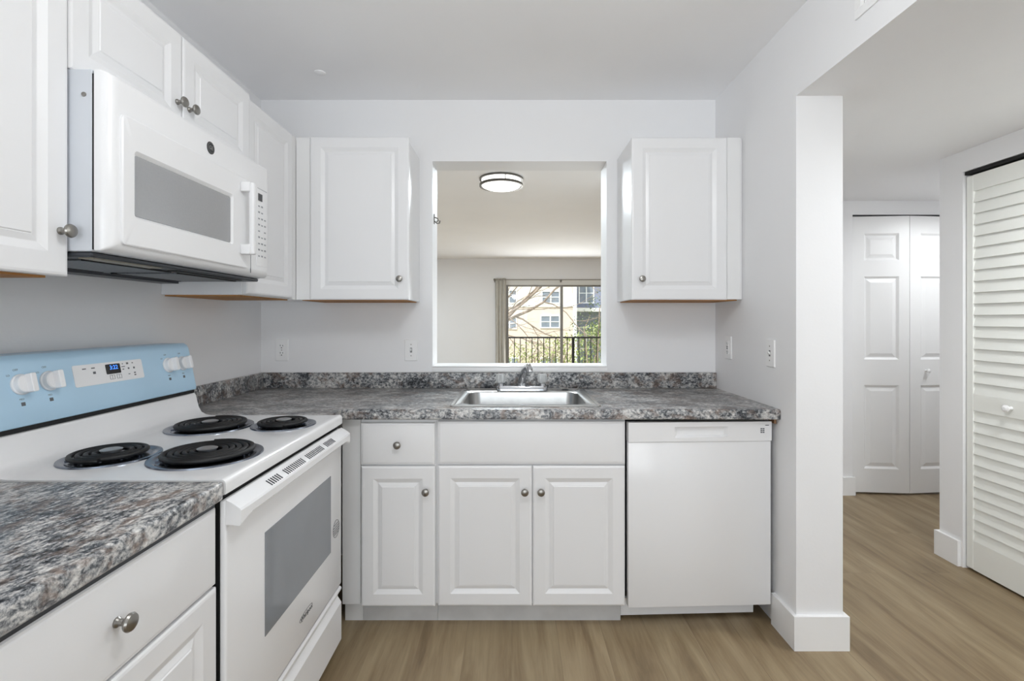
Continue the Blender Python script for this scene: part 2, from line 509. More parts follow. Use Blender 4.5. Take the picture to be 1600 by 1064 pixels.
# ------------------------------------------------------------------ bifold door at the end of the hall
d2 = thing('door_2', 'white six-panel bifold closet door, slightly folded, at the far end of the hall', None, (DX0, YH, 0), kind='structure')
def six_panel(x0, x1, ya, yb):
    b = B(); W = x1 - x0; T = 0.034
    z0, z1 = 0.014, 2.009
    xs = [0, 0.085, W - 0.07, W]
    zs = [z0, 0.185, 0.79, 0.975, 1.575, 1.69, 1.885, z1]
    def P(u, dep, z):
        k = u / W
        return Vector((x0 + u, ya + (yb - ya) * k + dep, z))
    for i in range(3):
        for j in range(7):
            ua, ub, za, zb = xs[i], xs[i + 1], zs[j], zs[j + 1]
            if i == 1 and j in (1, 3, 5):
                rings = []
                for ins, dep in ((0, 0), (0.014, 0.011), (0.02, 0.011), (0.044, 0.003)):
                    rings.append([P(ua + ins, dep, za + ins), P(ub - ins, dep, za + ins), P(ub - ins, dep, zb - ins), P(ua + ins, dep, zb - ins)])
                b.loft(rings, False, True)
            else:
                b.add([P(ua, 0, za), P(ub, 0, za), P(ub, 0, zb), P(ua, 0, zb)], [(0, 1, 2, 3)])
    q = [P(0, 0, z0), P(W, 0, z0), P(W, 0, z1), P(0, 0, z1)]; k = [P(0, T, z0), P(W, T, z0), P(W, T, z1), P(0, T, z1)]
    b.add(q + k, [(4, 5, 6, 7), (0, 1, 5, 4), (1, 2, 6, 5), (2, 3, 7, 6), (3, 0, 4, 7)])
    bmesh.ops.remove_doubles(b.bm, verts=b.bm.verts[:], dist=0.0003)
    return b
part('door_panel', six_panel(2.464, 2.856, YH + 0.022, YH - 0.012), 'door_white', d2, angle=8)
pn = part('door_panel', six_panel(2.859, 3.248, YH - 0.012, YH + 0.03), 'door_white', d2, angle=8)
part('knob', B().lathe([(0.008, 0.002), (0.006, -0.012), (0.014, -0.02), (0.015, -0.027), (0.006, -0.032)], (2.985, YH + 0.0, 0.895), 'y', 16), 'trim', pn)
part('track', B().box((DX0 + 0.003, YH + 0.01, 2.0135), (DX1 - 0.003, YH + 0.035, 2.0185)), 'vent_dark', d2)
struct('wall_bifold_closet', B().box((DX0 - 0.1, YH + 0.4, 0), (DX1 + 0.1, YH + 0.45, ZH)), 'wall')

# ------------------------------------------------------------------ louvred bifold door in the hall's right wall (faces -x)
d3 = thing('door_3', 'white louvred bifold closet door in the right wall of the hall', None, (XH, LY1, 0), kind='structure')
def louver_panel(ya, yb):
    """ya far edge, yb near edge"""
    b = B(); xf, xb = XH + 0.012, XH + 0.044
    z0, z1 = 0.012, 1.985; st = 0.036
    b.box((xf, yb, z0), (xb, yb + st, z1), 0.002, 1); b.box((xf, ya - st, z0), (xb, ya, z1), 0.002, 1)
    rails = ((z0, 0.155), (0.808, 0.89), (1.905, z1))
    for a, c in rails: b.box((xf + 0.001, yb + st, a), (xb - 0.001, ya - st, c))
    for za, zb in ((0.155, 0.808), (0.89, 1.905)):
        n = round((zb - za) / 0.0555); h = (zb - za) / n
        for k in range(n):
            z = za + k * h
            # slat leaning out at its lower edge, overlapping the one below
            poly = [(xf + 0.002, z + 0.0005), (xf + 0.006, z - 0.001), (xf + 0.019, z + h + 0.004), (xf + 0.0145, z + h + 0.005)]
            b.prism(poly, 'y', yb + st - 0.003, ya - st + 0.003)
    return b
lp = part('door_panel', louver_panel(LY1 - 0.006, 1.893), 'louver', d3, angle=20)
part('knob', B().lathe([(0.009, 0.0), (0.007, -0.012), (0.016, -0.022), (0.017, -0.03), (0.008, -0.036)], (XH + 0.012, 2.262, 0.851), 'x', 16), 'door_white', lp)
part('door_panel', louver_panel(1.889, LY0 + 0.006), 'louver', d3, angle=20)
part('track', B().box((XH + 0.006, LY0 + 0.004, 1.994), (XH + 0.04, LY1 - 0.004, 2.0105)), 'black', d3)

# ------------------------------------------------------------------ sliding balcony door
d1 = thing('door_1', 'sliding glass balcony door with grey frame in the far living-room wall', None, ((SX0 + SX1) / 2, YF, 0), kind='structure')
b = B(); y0, y1 = YF + 0.02, YF + 0.1
b.box((SX0, y0, 0.0), (SX0 + 0.05, y1, SZ1)); b.box((SX1 - 0.05, y0, 0), (SX1, y1, SZ1)); b.box((SX0 + 0.05, y0, 0), (SX1 - 0.05, y1, 0.03))
part('frame', b, 'alu', d1)
part('head_casing', B().box((SX0 + 0.05, y0 - 0.005, 1.935), (SX1 - 0.05, y1, SZ1)), 'white_frame', d1)
def sash(xa, xb, y):
    b = B(); w = 0.05
    b.box((xa, y, 0.032), (xa + w, y + 0.03, 1.933)); b.box((xb - w, y, 0.032), (xb, y + 0.03, 1.933))
    b.box((xa + w, y, 0.032), (xb - w, y + 0.03, 0.1)); b.box((xa + w, y, 1.905), (xb - w, y + 0.03, 1.933))
    s = part('sash', b, 'alu', d1)
    part('pane', B().box((xa + w, y + 0.012, 0.1), (xb - w, y + 0.018, 1.905)), 'pane', s)
sash(SX0 + 0.052, 0.985, y0 + 0.002); sash(0.935, SX1 - 0.052, y0 + 0.04)

# unseen rear window (behind the camera), added and sized for the fill light
w1 = thing('window_1', 'added unseen wide window in the wall behind', None, ((RX0 + RX1) / 2, YR - 0.05, RZ0), kind='structure')
b = B()
b.box((RX0, YR - 0.08, RZ0), (RX0 + 0.05, YR - 0.03, RZ1)); b.box((RX1 - 0.05, YR - 0.08, RZ0), (RX1, YR - 0.03, RZ1))
b.box((RX0 + 0.05, YR - 0.08, RZ0), (RX1 - 0.05, YR - 0.03, RZ0 + 0.05)); b.box((RX0 + 0.05, YR - 0.08, RZ1 - 0.05), (RX1 - 0.05, YR - 0.03, RZ1))
b.box((0.47, YR - 0.08, RZ0 + 0.05), (0.53, YR - 0.03, RZ1 - 0.05))
part('frame', b, 'trim', w1)
part('pane', B().box((RX0 + 0.05, YR - 0.06, RZ0 + 0.05), (RX1 - 0.05, YR - 0.054, RZ1 - 0.05)), 'pane', w1)

# ------------------------------------------------------------------ cabinets
DOOR = [(0.0, 0.004), (0.003, 0.0012), (0.008, 0.0), (0.050, 0.0), (0.0525, 0.001), (0.0665, 0.0072), (0.0685, 0.0076), (0.0815, 0.0034), (0.083, 0.0038), (0.0855, 0.0014)]
SLAB = [(0.0, 0.006), (0.0025, 0.003), (0.0065, 0.0022), (0.009, 0.0006), (0.013, 0.0)]
def knob(parent, x, y, z, label=None):
    b = B().lathe([(0.0085, 0.0), (0.0085, -0.003), (0.006, -0.006), (0.0055, -0.013), (0.009, -0.017), (0.0145, -0.0205), (0.0155, -0.024), (0.0135, -0.0275), (0.008, -0.0298), (0.002, -0.0305)], (x, y, z), 'y', 24)
    return part('knob', b, 'nickel', parent, label)
def door(parent, x0, x1, z0, z1, y, kx=None, kz=None):
    d = part('door', B().front(x0, x1, z0, z1, y, 0.0185, DOOR), 'cab', parent, angle=8)
    if kx is not None: knob(d, kx, y, kz)
    return d
def drawer(parent, x0, x1, z0, z1, y, kx=None, kz=None, name='drawer'):
    d = part(name, B().front(x0, x1, z0, z1, y, 0.0185, SLAB), 'cab', parent, angle=20)
    if kx is not None: knob(d, kx, y, kz)
    return d

def carcass(parent, x0, x1, yf, yb, z0, z1, mat_='cab'):
    return part('carcass', B().box((x0, yf, z0), (x1, yb, z1), 0.0015, 1), mat_, parent)
def underside(parent, x0, x1, yf, yb, z0):
    return part('underside', B().box((x0 + 0.016, yf + 0.02, z0 - 0.005), (x1 - 0.016, yb - 0.004, z0 + 0.0)), 'wood', parent, 'bare brown wood underside')

UZ0, UZ1 = 1.357, 2.119
YU = 2.297                                    # front of the upper doors on the back wall
# upper cabinet left of the pass-through
c = thing('wall_cabinet', 'white one-door upper cabinet on the back wall, left of the pass-through', 'cabinet', (-0.76, YW, UZ0))
carcass(c, -1.0165, -0.495, YU + 0.02, YW - 0.001, UZ0, UZ1)
door(c, -0.948, -0.484, UZ0 - 0.002, UZ1 + 0.001, YU, -0.525, 1.452)
part('filler', B().box((-1.0165, YU + 0.006, UZ0 - 0.002), (-0.9505, YU + 0.0195, UZ1), 0.001, 1), 'filler', c)
underside(c, -1.0165, -0.495, YU + 0.02, YW, UZ0)
# upper cabinet right of the pass-through
c = thing('wall_cabinet', 'white one-door upper cabinet on the back wall, right of the pass-through', 'cabinet', (0.82, YW, UZ0))
carcass(c, 0.5635, XR - 0.001, YU + 0.02, YW - 0.001, UZ0, UZ1)
door(c, 0.5615, 1.010, UZ0 - 0.002, UZ1 - 0.002, YU, 0.607, 1.452)
part('filler', B().box((1.0125, YU + 0.007, UZ0), (1.0755, YU + 0.0195, UZ1), 0.001, 1), 'filler', c)
underside(c, 0.5635, XR - 0.001, YU + 0.02, YW, UZ0)
# corner cabinet on the left wall (frame L: x = depth, y = distance left of the camera)
CL = -XL
c = thing('wall_cabinet', 'white upper cabinet in the left corner, between the microwave and the back wall', 'cabinet', (2.1, CL, UZ0), 'L')
carcass(c, 1.8755, YW - 0.002, 1.035, CL - 0.001, UZ0, UZ1)
door(c, 1.878, 2.268, UZ0 + 0.004, UZ1 - 0.002, 1.0155)
part('filler', B().box((2.2695, 1.0175, UZ0 - 0.002), (2.3025, 1.0345, UZ1)), 'filler', c)
underside(c, 1.8755, YU + 0.02, 1.035, CL, UZ0)
# cabinet over the microwave
MZ = 1.832
c = thing('wall_cabinet', 'white short two-door upper cabinet above the microwave', 'cabinet', (1.49, CL, MZ), 'L')
carcass(c, 1.108, 1.8735, 1.021, CL - 0.001, MZ, UZ1 + 0.004)
door(c, 1.109, 1.4885, MZ, UZ1 + 0.005, 1.0015, 1.464, 1.912)
door(c, 1.4925, 1.872, MZ, UZ1 + 0.005, 1.0015, 1.518, 1.912)
# near left cabinet
c = thing('wall_cabinet', 'white tall upper cabinet cut by the left edge of the photo, beside the microwave', 'cabinet', (0.72, CL, UZ0), 'L')
carcass(c, 0.345, 1.1055, 1.0185, CL - 0.001, UZ0 + 0.002, UZ1 + 0.004)
door(c, 0.7275, 1.1035, UZ0 + 0.001, UZ1 + 0.005, 0.9985, 1.082, 1.457)
door(c, 0.347, 0.7245, UZ0 + 0.001, UZ1 + 0.005, 0.9985, 0.372, 1.457)
underside(c, 0.345, 1.1055, 1.0185, CL, UZ0 + 0.002)

# base cabinets on the back wall
YB = 2.003
ZK = 0.09
c = thing('base_cabinet', 'white narrow base cabinet with one drawer over one door, left of the sink cabinet', 'cabinet', (-0.47, 2.3, 0))
carcass(c, -0.623, -0.3115, YB + 0.019, YW - 0.03, ZK, 0.855)
drawer(c, -0.620, -0.3165, 0.668, 0.8385, YB, -0.466, 0.752)
door(c, -0.618, -0.315, 0.0875, 0.6605, YB, -0.351, 0.561)
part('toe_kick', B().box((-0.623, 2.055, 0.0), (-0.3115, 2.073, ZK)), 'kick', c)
c = thing('base_cabinet', 'white wide sink base cabinet with two doors under the steel sink', 'cabinet', (0.08, 2.3, 0))
b = B()
x0, x1, yf, yb = -0.3105, 0.4655, YB + 0.019, YW - 0.03
b.box((x0, yf, ZK), (x0 + 0.018, yb, 0.855)); b.box((x1 - 0.018, yf, ZK), (x1, yb, 0.855)); b.box((x0 + 0.018, yf, ZK), (x1 - 0.018, yb, ZK + 0.018))
b.box((x0 + 0.018, yf, ZK + 0.018), (x1 - 0.018, yf + 0.019, 0.855))
part('carcass', b, 'cab', c)
drawer(c, -0.3035, 0.4635, 0.670, 0.846, YB, name='false_front')
door(c, -0.3025, 0.0815, 0.090, 0.6625, YB, 0.052, 0.561)
door(c, 0.0855, 0.4625, 0.090, 0.6625, YB, 0.118, 0.561)
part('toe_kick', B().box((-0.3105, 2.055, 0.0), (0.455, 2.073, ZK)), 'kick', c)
single('corner_filler', B().box((-0.70, YB + 0.017, ZK - 0.003), (-0.6245, YB + 0.036, 0.855), 0.001, 1).box((-0.70, 2.055, 0), (-0.6245, 2.072, ZK - 0.0035)), 'filler',
       'white filler panel in the corner between the range and the narrow base cabinet', 'cabinet panel', (-0.66, 2.02, 0))
# near left base cabinet
c = thing('base_cabinet', 'white base cabinet with drawer and door under the near left counter', 'cabinet', (0.81, CL, 0), 'L')
carcass(c, 0.535, 1.099, 0.681, CL - 0.02, ZK, 0.855)
drawer(c, 0.538, 1.098, 0.668, 0.840, 0.661, 0.818, 0.755)
door(c, 0.538, 1.098, 0.09, 0.662, 0.661, 0.57, 0.58)
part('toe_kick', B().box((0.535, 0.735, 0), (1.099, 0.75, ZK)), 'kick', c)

# ------------------------------------------------------------------ countertops
def edge_profile(depth_front, depth_back, top, th):
    r = 0.009
    pts = [(depth_back, top - th), (depth_front + 0.003, top - th), (depth_front, top - th + 0.004), (depth_front, top - r)]
    for k in range(1, 5):
        a = PI / 2 * k / 4
        pts.append((depth_front + r - r * math.cos(a), top - r + r * math.sin(a)))
    pts.append((depth_back, top))
    return pts
TH = 0.041
SKX0, SKX1, SKY0, SKY1 = -0.262, 0.376, 2.045, 2.572       # sink rim
HX0, HX1, HY0, HY1 = SKX0 + 0.015, SKX1 - 0.015, SKY0 + 0.015, SKY1 - 0.015
ct = thing('countertop', 'grey granite-look countertop along the back wall with the sink set in', 'countertop', (-0.1, 2.3, 0.856))
b = B()
YE = 1.985
b.prism(edge_profile(YE, HY0, CT, TH), 'x', -0.694, XR - 0.001)
b.box((XL + 0.001, 1.868, CT - TH), (-0.694, YW - 0.001, CT))
b.box((-0.694, HY0, CT - TH), (HX0, YW - 0.001, CT)); b.box((HX1, HY0, CT - TH), (XR - 0.001, YW - 0.001, CT))
b.box((HX0, HY1, CT - TH), (HX1, YW - 0.001, CT))
part('top', b, 'granite', ct)
b = B().box((-1.324, YW - 0.021, CT), (XR - 0.001, YW - 0.001, 0.980), 0.003, 2)
part('backsplash', b, 'granite', ct)
b = B().box((XL + 0.001, 1.868, CT), (-1.325, YW - 0.001, 0.980), 0.003, 2)
part('backsplash', b, 'granite', ct)
ct = thing('countertop', 'grey granite-look countertop on the near left base cabinet', 'countertop', (0.7, 1.0, 0.856), 'L')
b = B(); b.prism(edge_profile(0.648, CL - 0.001, CT, TH), 'x', 0.25, 1.0965)
part('top', b, 'granite', ct)
part('dark_strip', B().box((0.3, 0.664, CT - TH - 0.0145), (1.094, 0.6805, CT - TH - 0.0005)), 'vent_dark', ct)  # dark grey strip below the counter's front edge
b = B().box((0.25, CL - 0.021, CT), (1.0965, CL - 0.001, 0.98), 0.003, 2); part('backsplash', b, 'granite', ct)

# ------------------------------------------------------------------ sink and faucet
sk = thing('sink', 'stainless steel single-bowl drop-in sink in the back countertop', 'sink', (0.055, 2.31, 0.72))
b = B()
def rr3(x0, x1, y0, y1, r, z): return [Vector((p[0], p[1], z)) for p in rrect(x0, x1, y0, y1, r, 6)]
BX0, BX1, BY0, BY1 = -0.214, 0.325, 2.10, 2.475
zt = CT + 0.005
b.loft([rr3(SKX0, SKX1, SKY0, SKY1, 0.02, CT + 0.0008), rr3(SKX0 + 0.003, SKX1 - 0.003, SKY0 + 0.003, SKY1 - 0.003, 0.02, zt),
        rr3(SKX0 + 0.016, SKX1 - 0.016, SKY0 + 0.014, SKY1 - 0.014, 0.02, zt), rr3(SKX0 + 0.019, SKX1 - 0.019, SKY0 + 0.017, SKY1 - 0.017, 0.02, zt - 0.003),
        rr3(BX0 - 0.006, BX1 + 0.006, BY0 - 0.006, BY1 + 0.006, 0.06, zt - 0.003), rr3(BX0, BX1, BY0, BY1, 0.058, zt - 0.008),
        rr3(BX0 + 0.012, BX1 - 0.012, BY0 + 0.012, BY1 - 0.012, 0.055, 0.76), rr3(BX0 + 0.022, BX1 - 0.022, BY0 + 0.022, BY1 - 0.022, 0.05, 0.737),
        rr3(BX0 + 0.05, BX1 - 0.05, BY0 + 0.05, BY1 - 0.05, 0.04, 0.732)], False, True)
part('basin', b, 'steel', sk, angle=40)
part('drain', B().lathe([(0.055, 0.733), (0.05, 0.737), (0.04, 0.735), (0.01, 0.734)], (0.055, 2.30, 0), 'z', 28), 'chrome', sk)
part('hole_cover', B().lathe([(0.017, zt - 0.003), (0.016, zt + 0.001), (0.006, zt + 0.003)], (0.275, 2.525, 0), 'z', 20), 'print_dark', sk)

fc = thing('faucet', 'chrome two-handle faucet with clear knobs behind the sink', 'faucet', (0.05, 2.525, zt - 0.003))
z0 = zt - 0.0022
b = B(); b.loft([[Vector((p[0], p[1], z0 + h)) for p in rrect(-0.083 + i, 0.183 - i, 2.495 + i, 2.553 - i, 0.026, 6)] for i, h in ((0, 0), (0.001, 0.016), (0.004, 0.022))])
part('deck_plate', b, 'chrome', fc, angle=40)
b = B(); b.lathe([(0.024, z0 + 0.02), (0.022, z0 + 0.034), (0.018, z0 + 0.048)], (0.05, 2.525, 0), 'z', 24)
pts = [(0.05, 2.525, z0 + 0.035), (0.052, 2.515, z0 + 0.06), (0.058, 2.49, z0 + 0.088), (0.066, 2.455, z0 + 0.112), (0.075, 2.42, z0 + 0.128), (0.082, 2.395, z0 + 0.133), (0.086, 2.378, z0 + 0.126), (0.087, 2.372, z0 + 0.108)]
b.tube(pts, [0.021, 0.02, 0.0185, 0.017, 0.016, 0.016, 0.016, 0.015], 14)
part('spout', b, 'chrome', fc, angle=50)
for hx in (-0.058, 0.156):
    h = part('handle', B().lathe([(0.017, z0 + 0.02), (0.014, z0 + 0.034), (0.011, z0 + 0.037)], (hx, 2.525, 0), 'z', 20), 'chrome', fc)
    rings = []
    for r_, zz in ((0.017, 0.037), (0.023, 0.044), (0.025, 0.062), (0.023, 0.078), (0.015, 0.082)):
        rings.append([Vector((hx + (r_ + (0.0018 if k % 2 else -0.0012)) * math.cos(2 * PI * k / 20), 2.525 + (r_ + (0.0018 if k % 2 else -0.0012)) * math.sin(2 * PI * k / 20), z0 + zz)) for k in range(20)])
    part('grip', B().loft(rings), 'acrylic', h, 'clear faceted acrylic grip', angle=20)

# ------------------------------------------------------------------ dishwasher
DWX, DWY = 0.474, 1.996
dw = thing('dishwasher', 'white dishwasher under the right end of the back countertop', 'dishwasher', (DWX, DWY, 0), rotz=math.radians(2.2))
W = 0.595
def dx(u): return DWX + u
part('body', B().box((dx(0.022), DWY + 0.0305, 0.09), (dx(W - 0.004), DWY + 0.55, 0.84)), 'vent_dark', dw)
part('door', B().box((dx(0), DWY, 0.0855), (dx(W), DWY + 0.03, 0.762), 0.004, 2), 'enamel', dw)
cp = B()
# control strip with a handle pocket
hx0, hx1, hz0, hz1 = 0.19, 0.413, 0.779, 0.823
zs0, zs1 = 0.763, 0.8425
xs = [0, hx0, hx1, W]; zs = [zs0, hz0, hz1, zs1]
yf = DWY - 0.004
for i in range(3):
    for j in range(3):
        if i == 1 and j == 1:
            rings = []
            for ins, dep in ((0, 0), (0.004, 0.004), (0.012, 0.014), (0.016, 0.015)):
                rings.append([Vector(p) for p in ((dx(hx0 + ins), yf + dep, hz0 + ins * 0.6), (dx(hx1 - ins), yf + dep, hz0 + ins * 0.6), (dx(hx1 - ins), yf + dep, hz1 - ins * 0.3), (dx(hx0 + ins), yf + dep, hz1 - ins * 0.3))])
            cp.loft(rings, False, True)
        else:
            cp.add([Vector((dx(xs[a]), yf, zs[c_])) for a, c_ in ((i, j), (i + 1, j), (i + 1, j + 1), (i, j + 1))], [(0, 1, 2, 3)])
q = [(dx(0), yf, zs0), (dx(W), yf, zs0), (dx(W), yf, zs1), (dx(0), yf, zs1)]; k = [(x, DWY + 0.03, z) for x, y, z in q]
cp.add([Vector(p) for p in q + k], [(4, 5, 6, 7), (0, 1, 5, 4), (1, 2, 6, 5), (2, 3, 7, 6), (3, 0, 4, 7)])
bmesh.ops.remove_doubles(cp.bm, verts=cp.bm.verts[:], dist=0.0003)
strip = part('control_strip', cp, 'enamel', dw, angle=25)
b = B()
def dwp(cx, cz): return lambda u, v, w: (dx(cx) + u, yf - 0.0003 - w, cz + v)
for r in range(3):
    for q_ in range(2): b.box((dx(0.548 + q_ * 0.009), yf - 0.0008, 0.796 + r * 0.0075), (dx(0.5555 + q_ * 0.009), yf - 0.0001, 0.8005 + r * 0.0075))
b.box((dx(0.568), yf - 0.0008, 0.826), (dx(0.583), yf - 0.0001, 0.829))
part('symbol', b, 'print', strip)
part('kick_plate', B().box((dx(-0.012), DWY + 0.075, 0.012), (dx(W - 0.035), DWY + 0.09, 0.0845)), 'enamel', dw)
single('shim', B().box((1.0775, 2.012, 0.834), (1.0865, 2.06, 0.8555)), 'shim', 'small raw wood shim under the right end of the back countertop', 'wood block', (1.0825, 2.03, 0.829))

# ------------------------------------------------------------------ range (frame L)
R0, R1 = 1.1055, 1.8625
XF = 0.646                                     # door face
rg = thing('range', 'white freestanding electric coil range with blue film on its backguard', 'range', (1.48, 0.98, 0), 'L')
part('body', B().box((R0 + 0.004, XF + 0.045, 0.02), (R1 - 0.004, 1.30, 0.862)), 'enamel', rg)
for lx in (R0 + 0.06, R1 - 0.06):
    for ly in (XF + 0.1, 1.25): part('foot', B().lathe([(0.015, 0), (0.015, 0.022)], (lx, ly, 0), 'z', 12), 'black', rg)
# cooktop: flat sheet, rolled front, riser at the rear
prof = [(1.30, 0.863), (XF + 0.012, 0.863), (XF + 0.001, 0.866), (XF, 0.872), (XF, 0.888)]
for k in range(1, 6):
    a = PI / 2 * k / 5; prof.append((XF + 0.012 - 0.012 * math.cos(a), 0.888 + 0.012 * math.sin(a)))
prof += [(XF + 0.03, 0.8985), (1.14, 0.8985), (1.165, 0.902), (1.182, 0.912), (1.192, 0.932), (1.203, 0.975), (1.21, 0.986), (1.22, 0.989), (1.30, 0.989)]
ck = part('cooktop', B().prism([(p[0], p[1]) for p in prof], 'x', R0, R1), 'enamel', rg, angle=35)
# backguard in blue film
prof = [(1.33, 0.99), (1.215, 0.99), (1.2, 0.999), (1.1985, 1.008), (1.228, 1.152), (1.234, 1.164), (1.246, 1.172), (1.33, 1.172)]
bg = part('backguard', B().prism(prof, 'x', R0 + 0.002, R1 - 0.004), 'film', rg, 'pale blue protective film on the control backguard')
part('gap_strip', B().box((R0 + 0.004, 1.2035, 0.985), (R1 - 0.008, 1.214, 0.9985)), 'black', rg)
sl = math.atan2(0.0295, 0.144)
nz = Vector((0, -math.cos(sl), math.sin(sl))); uz = Vector((0, math.sin(sl), math.cos(sl)))
O = Vector((0, 1.1985, 1.008))
def bgp(cx, h):
    """place on the backguard face: cx depth, h height above the lower edge along the slope"""
    base = O + uz * h + Vector((cx, 0, 0))
    return lambda u, v, w: base + Vector((1, 0, 0)) * u + uz * v + nz * w
def on_bg_box(b, cx, h, w_, hh, t0, t1):
    P = bgp(cx, h); b.loft([[P(p[0], p[1], t0) for p in rrect(-w_ / 2, w_ / 2, -hh / 2, hh / 2, min(w_, hh) * 0.08, 2)], [P(p[0], p[1], t1) for p in rrect(-w_ / 2, w_ / 2, -hh / 2, hh / 2, min(w_, hh) * 0.08, 2)]])
for kx in (1.213, 1.287, 1.733, 1.806):
    P = bgp(kx, 0.094)
    b = B()
    ring = lambda r, w: [P(r * math.cos(2 * PI * i / 28), r * math.sin(2 * PI * i / 28), w) for i in range(28)]
    b.loft([ring(0.026, 0.0003), ring(0.026, 0.004), ring(0.0235, 0.006), ring(0.0225, 0.016), ring(0.0205, 0.018)])
    kn = part('knob', b, 'plastic', bg, 'white knob', angle=35)
    b = B()
    g = lambda w, i, h: [P(p[0] + 0.004, p[1], w) for p in rrect(-0.0075 + i, 0.0075 - i, -0.0235 + i, 0.0235 - i, 0.004, 3)]
    b.loft([g(0.0175, 0, 0), g(0.032, 0, 0), g(0.0335, 0.0015, 0)])
    part('grip', b, 'plastic', kn)
    for word, sz, du, h in (('OFF', 0.0075, -0.006, 0.131), ('LO', 0.0065, -0.026, 0.119), ('HI', 0.0065, 0.03, 0.117), ('MED', 0.006, -0.004, 0.057)):
        b = B(); text_geo(b, word, sz, bgp(kx + du, h), 0.0004); part('marking', b, 'print', bg)
    b = B(); on_bg_box(b, kx - 0.003, 0.045, 0.010, 0.009, 0.0001, 0.0006); part('marking', b, 'print', bg)
cp = B(); on_bg_box(cp, 1.486, 0.0955, 0.254, 0.062, 0.0002, 0.0016)
cpn = part('control_panel', cp, 'plastic', bg, 'white control panel')
b = B(); on_bg_box(b, 1.495, 0.105, 0.054, 0.03, 0.0014, 0.0026)
ds = part('display', b, 'screen', cpn)
b = B(); text_geo(b, '3:22', 0.018, lambda u, v, w: bgp(1.497, 0.109)(u, v, 0.0028 + w), 0.0004)
b2 = B()
for (ux, uh, w_, h_) in ((1.395, 0.114, 0.012, 0.003), (1.425, 0.114, 0.012, 0.003), (1.427, 0.1, 0.009, 0.007),
                         (1.533, 0.117, 0.004, 0.003), (1.552, 0.117, 0.008, 0.006), (1.573, 0.117, 0.005, 0.003), (1.534, 0.108, 0.013, 0.0025), (1.533, 0.1, 0.006, 0.003),
                         (1.554, 0.101, 0.006, 0.005), (1.576, 0.101, 0.006, 0.006), (1.553, 0.083, 0.007, 0.0025), (1.576, 0.085, 0.007, 0.004), (1.576, 0.078, 0.007, 0.004)):
    on_bg_box(b2, ux, uh, w_, h_, 0.0014, 0.0021)
for ux in (1.487, 1.513):
    for s_ in (-0.0085, 0, 0.0085): on_bg_box(b2, ux + s_, 0.08, 0.0009, 0.012, 0.0014, 0.0021)
    for s_ in (-0.006, 0.006): on_bg_box(b2, ux, 0.08 + s_, 0.018, 0.0009, 0.0014, 0.0021)
part('digits', b, 'digits', ds if False else cpn)
part('button_print', b2, 'print', cpn)
# burners
def burner(cx, cy, r):
    z = 0.8985
    pr = part('burner', B().lathe([(r, z + 0.0003), (r - 0.001, z + 0.004), (r - 0.008, z + 0.005), (r - 0.016, z + 0.003), (r - 0.024, z - 0.0), (r * 0.5, z + 0.0002)], (cx, cy, 0), 'z', 48), 'pan', rg, 'chrome drip pan with black coil')
    rc = r - 0.020; turns = 5 if r > 0.12 else 3.5; r0 = 0.031; pts = []
    n = int(turns * 36)
    for i in range(n + 1):
        k = i / n; rr = r0 + (rc - 0.004 - r0) * k; a = 2 * PI * turns * k + 0.4
        pts.append((cx + rr * math.cos(a), cy + rr * math.sin(a), z + 0.0125))
    part('coil', B().tube(pts, 0.0070 if r > 0.12 else 0.0064, 8), 'coil', pr, angle=60)
    b = B()
    for a in (0.3, 0.3 + 2 * PI / 3, 0.3 + 4 * PI / 3):
        rot = Matrix.Rotation(a, 3, 'Z')
        b.box((cx + 0.012, cy - 0.0015, z + 0.003), (cx + rc, cy + 0.0015, z + 0.0095), rot=rot, pivot=(cx, cy, z))
    part('support', b, 'pan', pr)
    part('cap', B().lathe([(0.02, z + 0.012), (0.025, z + 0.0205), (0.02, z + 0.0225), (0.008, z + 0.0205), (0.003, z + 0.0205)], (cx, cy, 0), 'z', 24), 'cap_steel', pr)
burner(1.293, 1.058, 0.112); burner(1.305, 0.812, 0.135); burner(1.655, 1.02, 0.132); burner(1.685, 0.785, 0.104)
# oven door
DZ0, DZT = 0.262, 0.862
od = part('oven_door', B().box((R0 + 0.004, XF + 0.002, DZ0), (R1 - 0.003, XF + 0.018, DZT - 0.012), 0.005, 3), 'enamel', rg)
part('gap_shade_frame', B().box((R0 + 0.006, XF + 0.0185, DZ0 + 0.005), (R1 - 0.006, XF + 0.0445, DZT - 0.002)), 'black', od, 'black frame inside the oven door, added as painted gap shade')  # black colour stands in for shade in the gaps around the door
WX0, WX1, WZ0, WZ1 = 1.283, 1.748, 0.43, 0.703
b = B(); b.front(WX0, WX1, WZ0, WZ1, XF + 0.0005, 0.006, [(0, 0), (0.0015, -0.0006), (0.003, -0.0006)])
part('window', b, 'oven_glass', od, 'grey glass oven window')
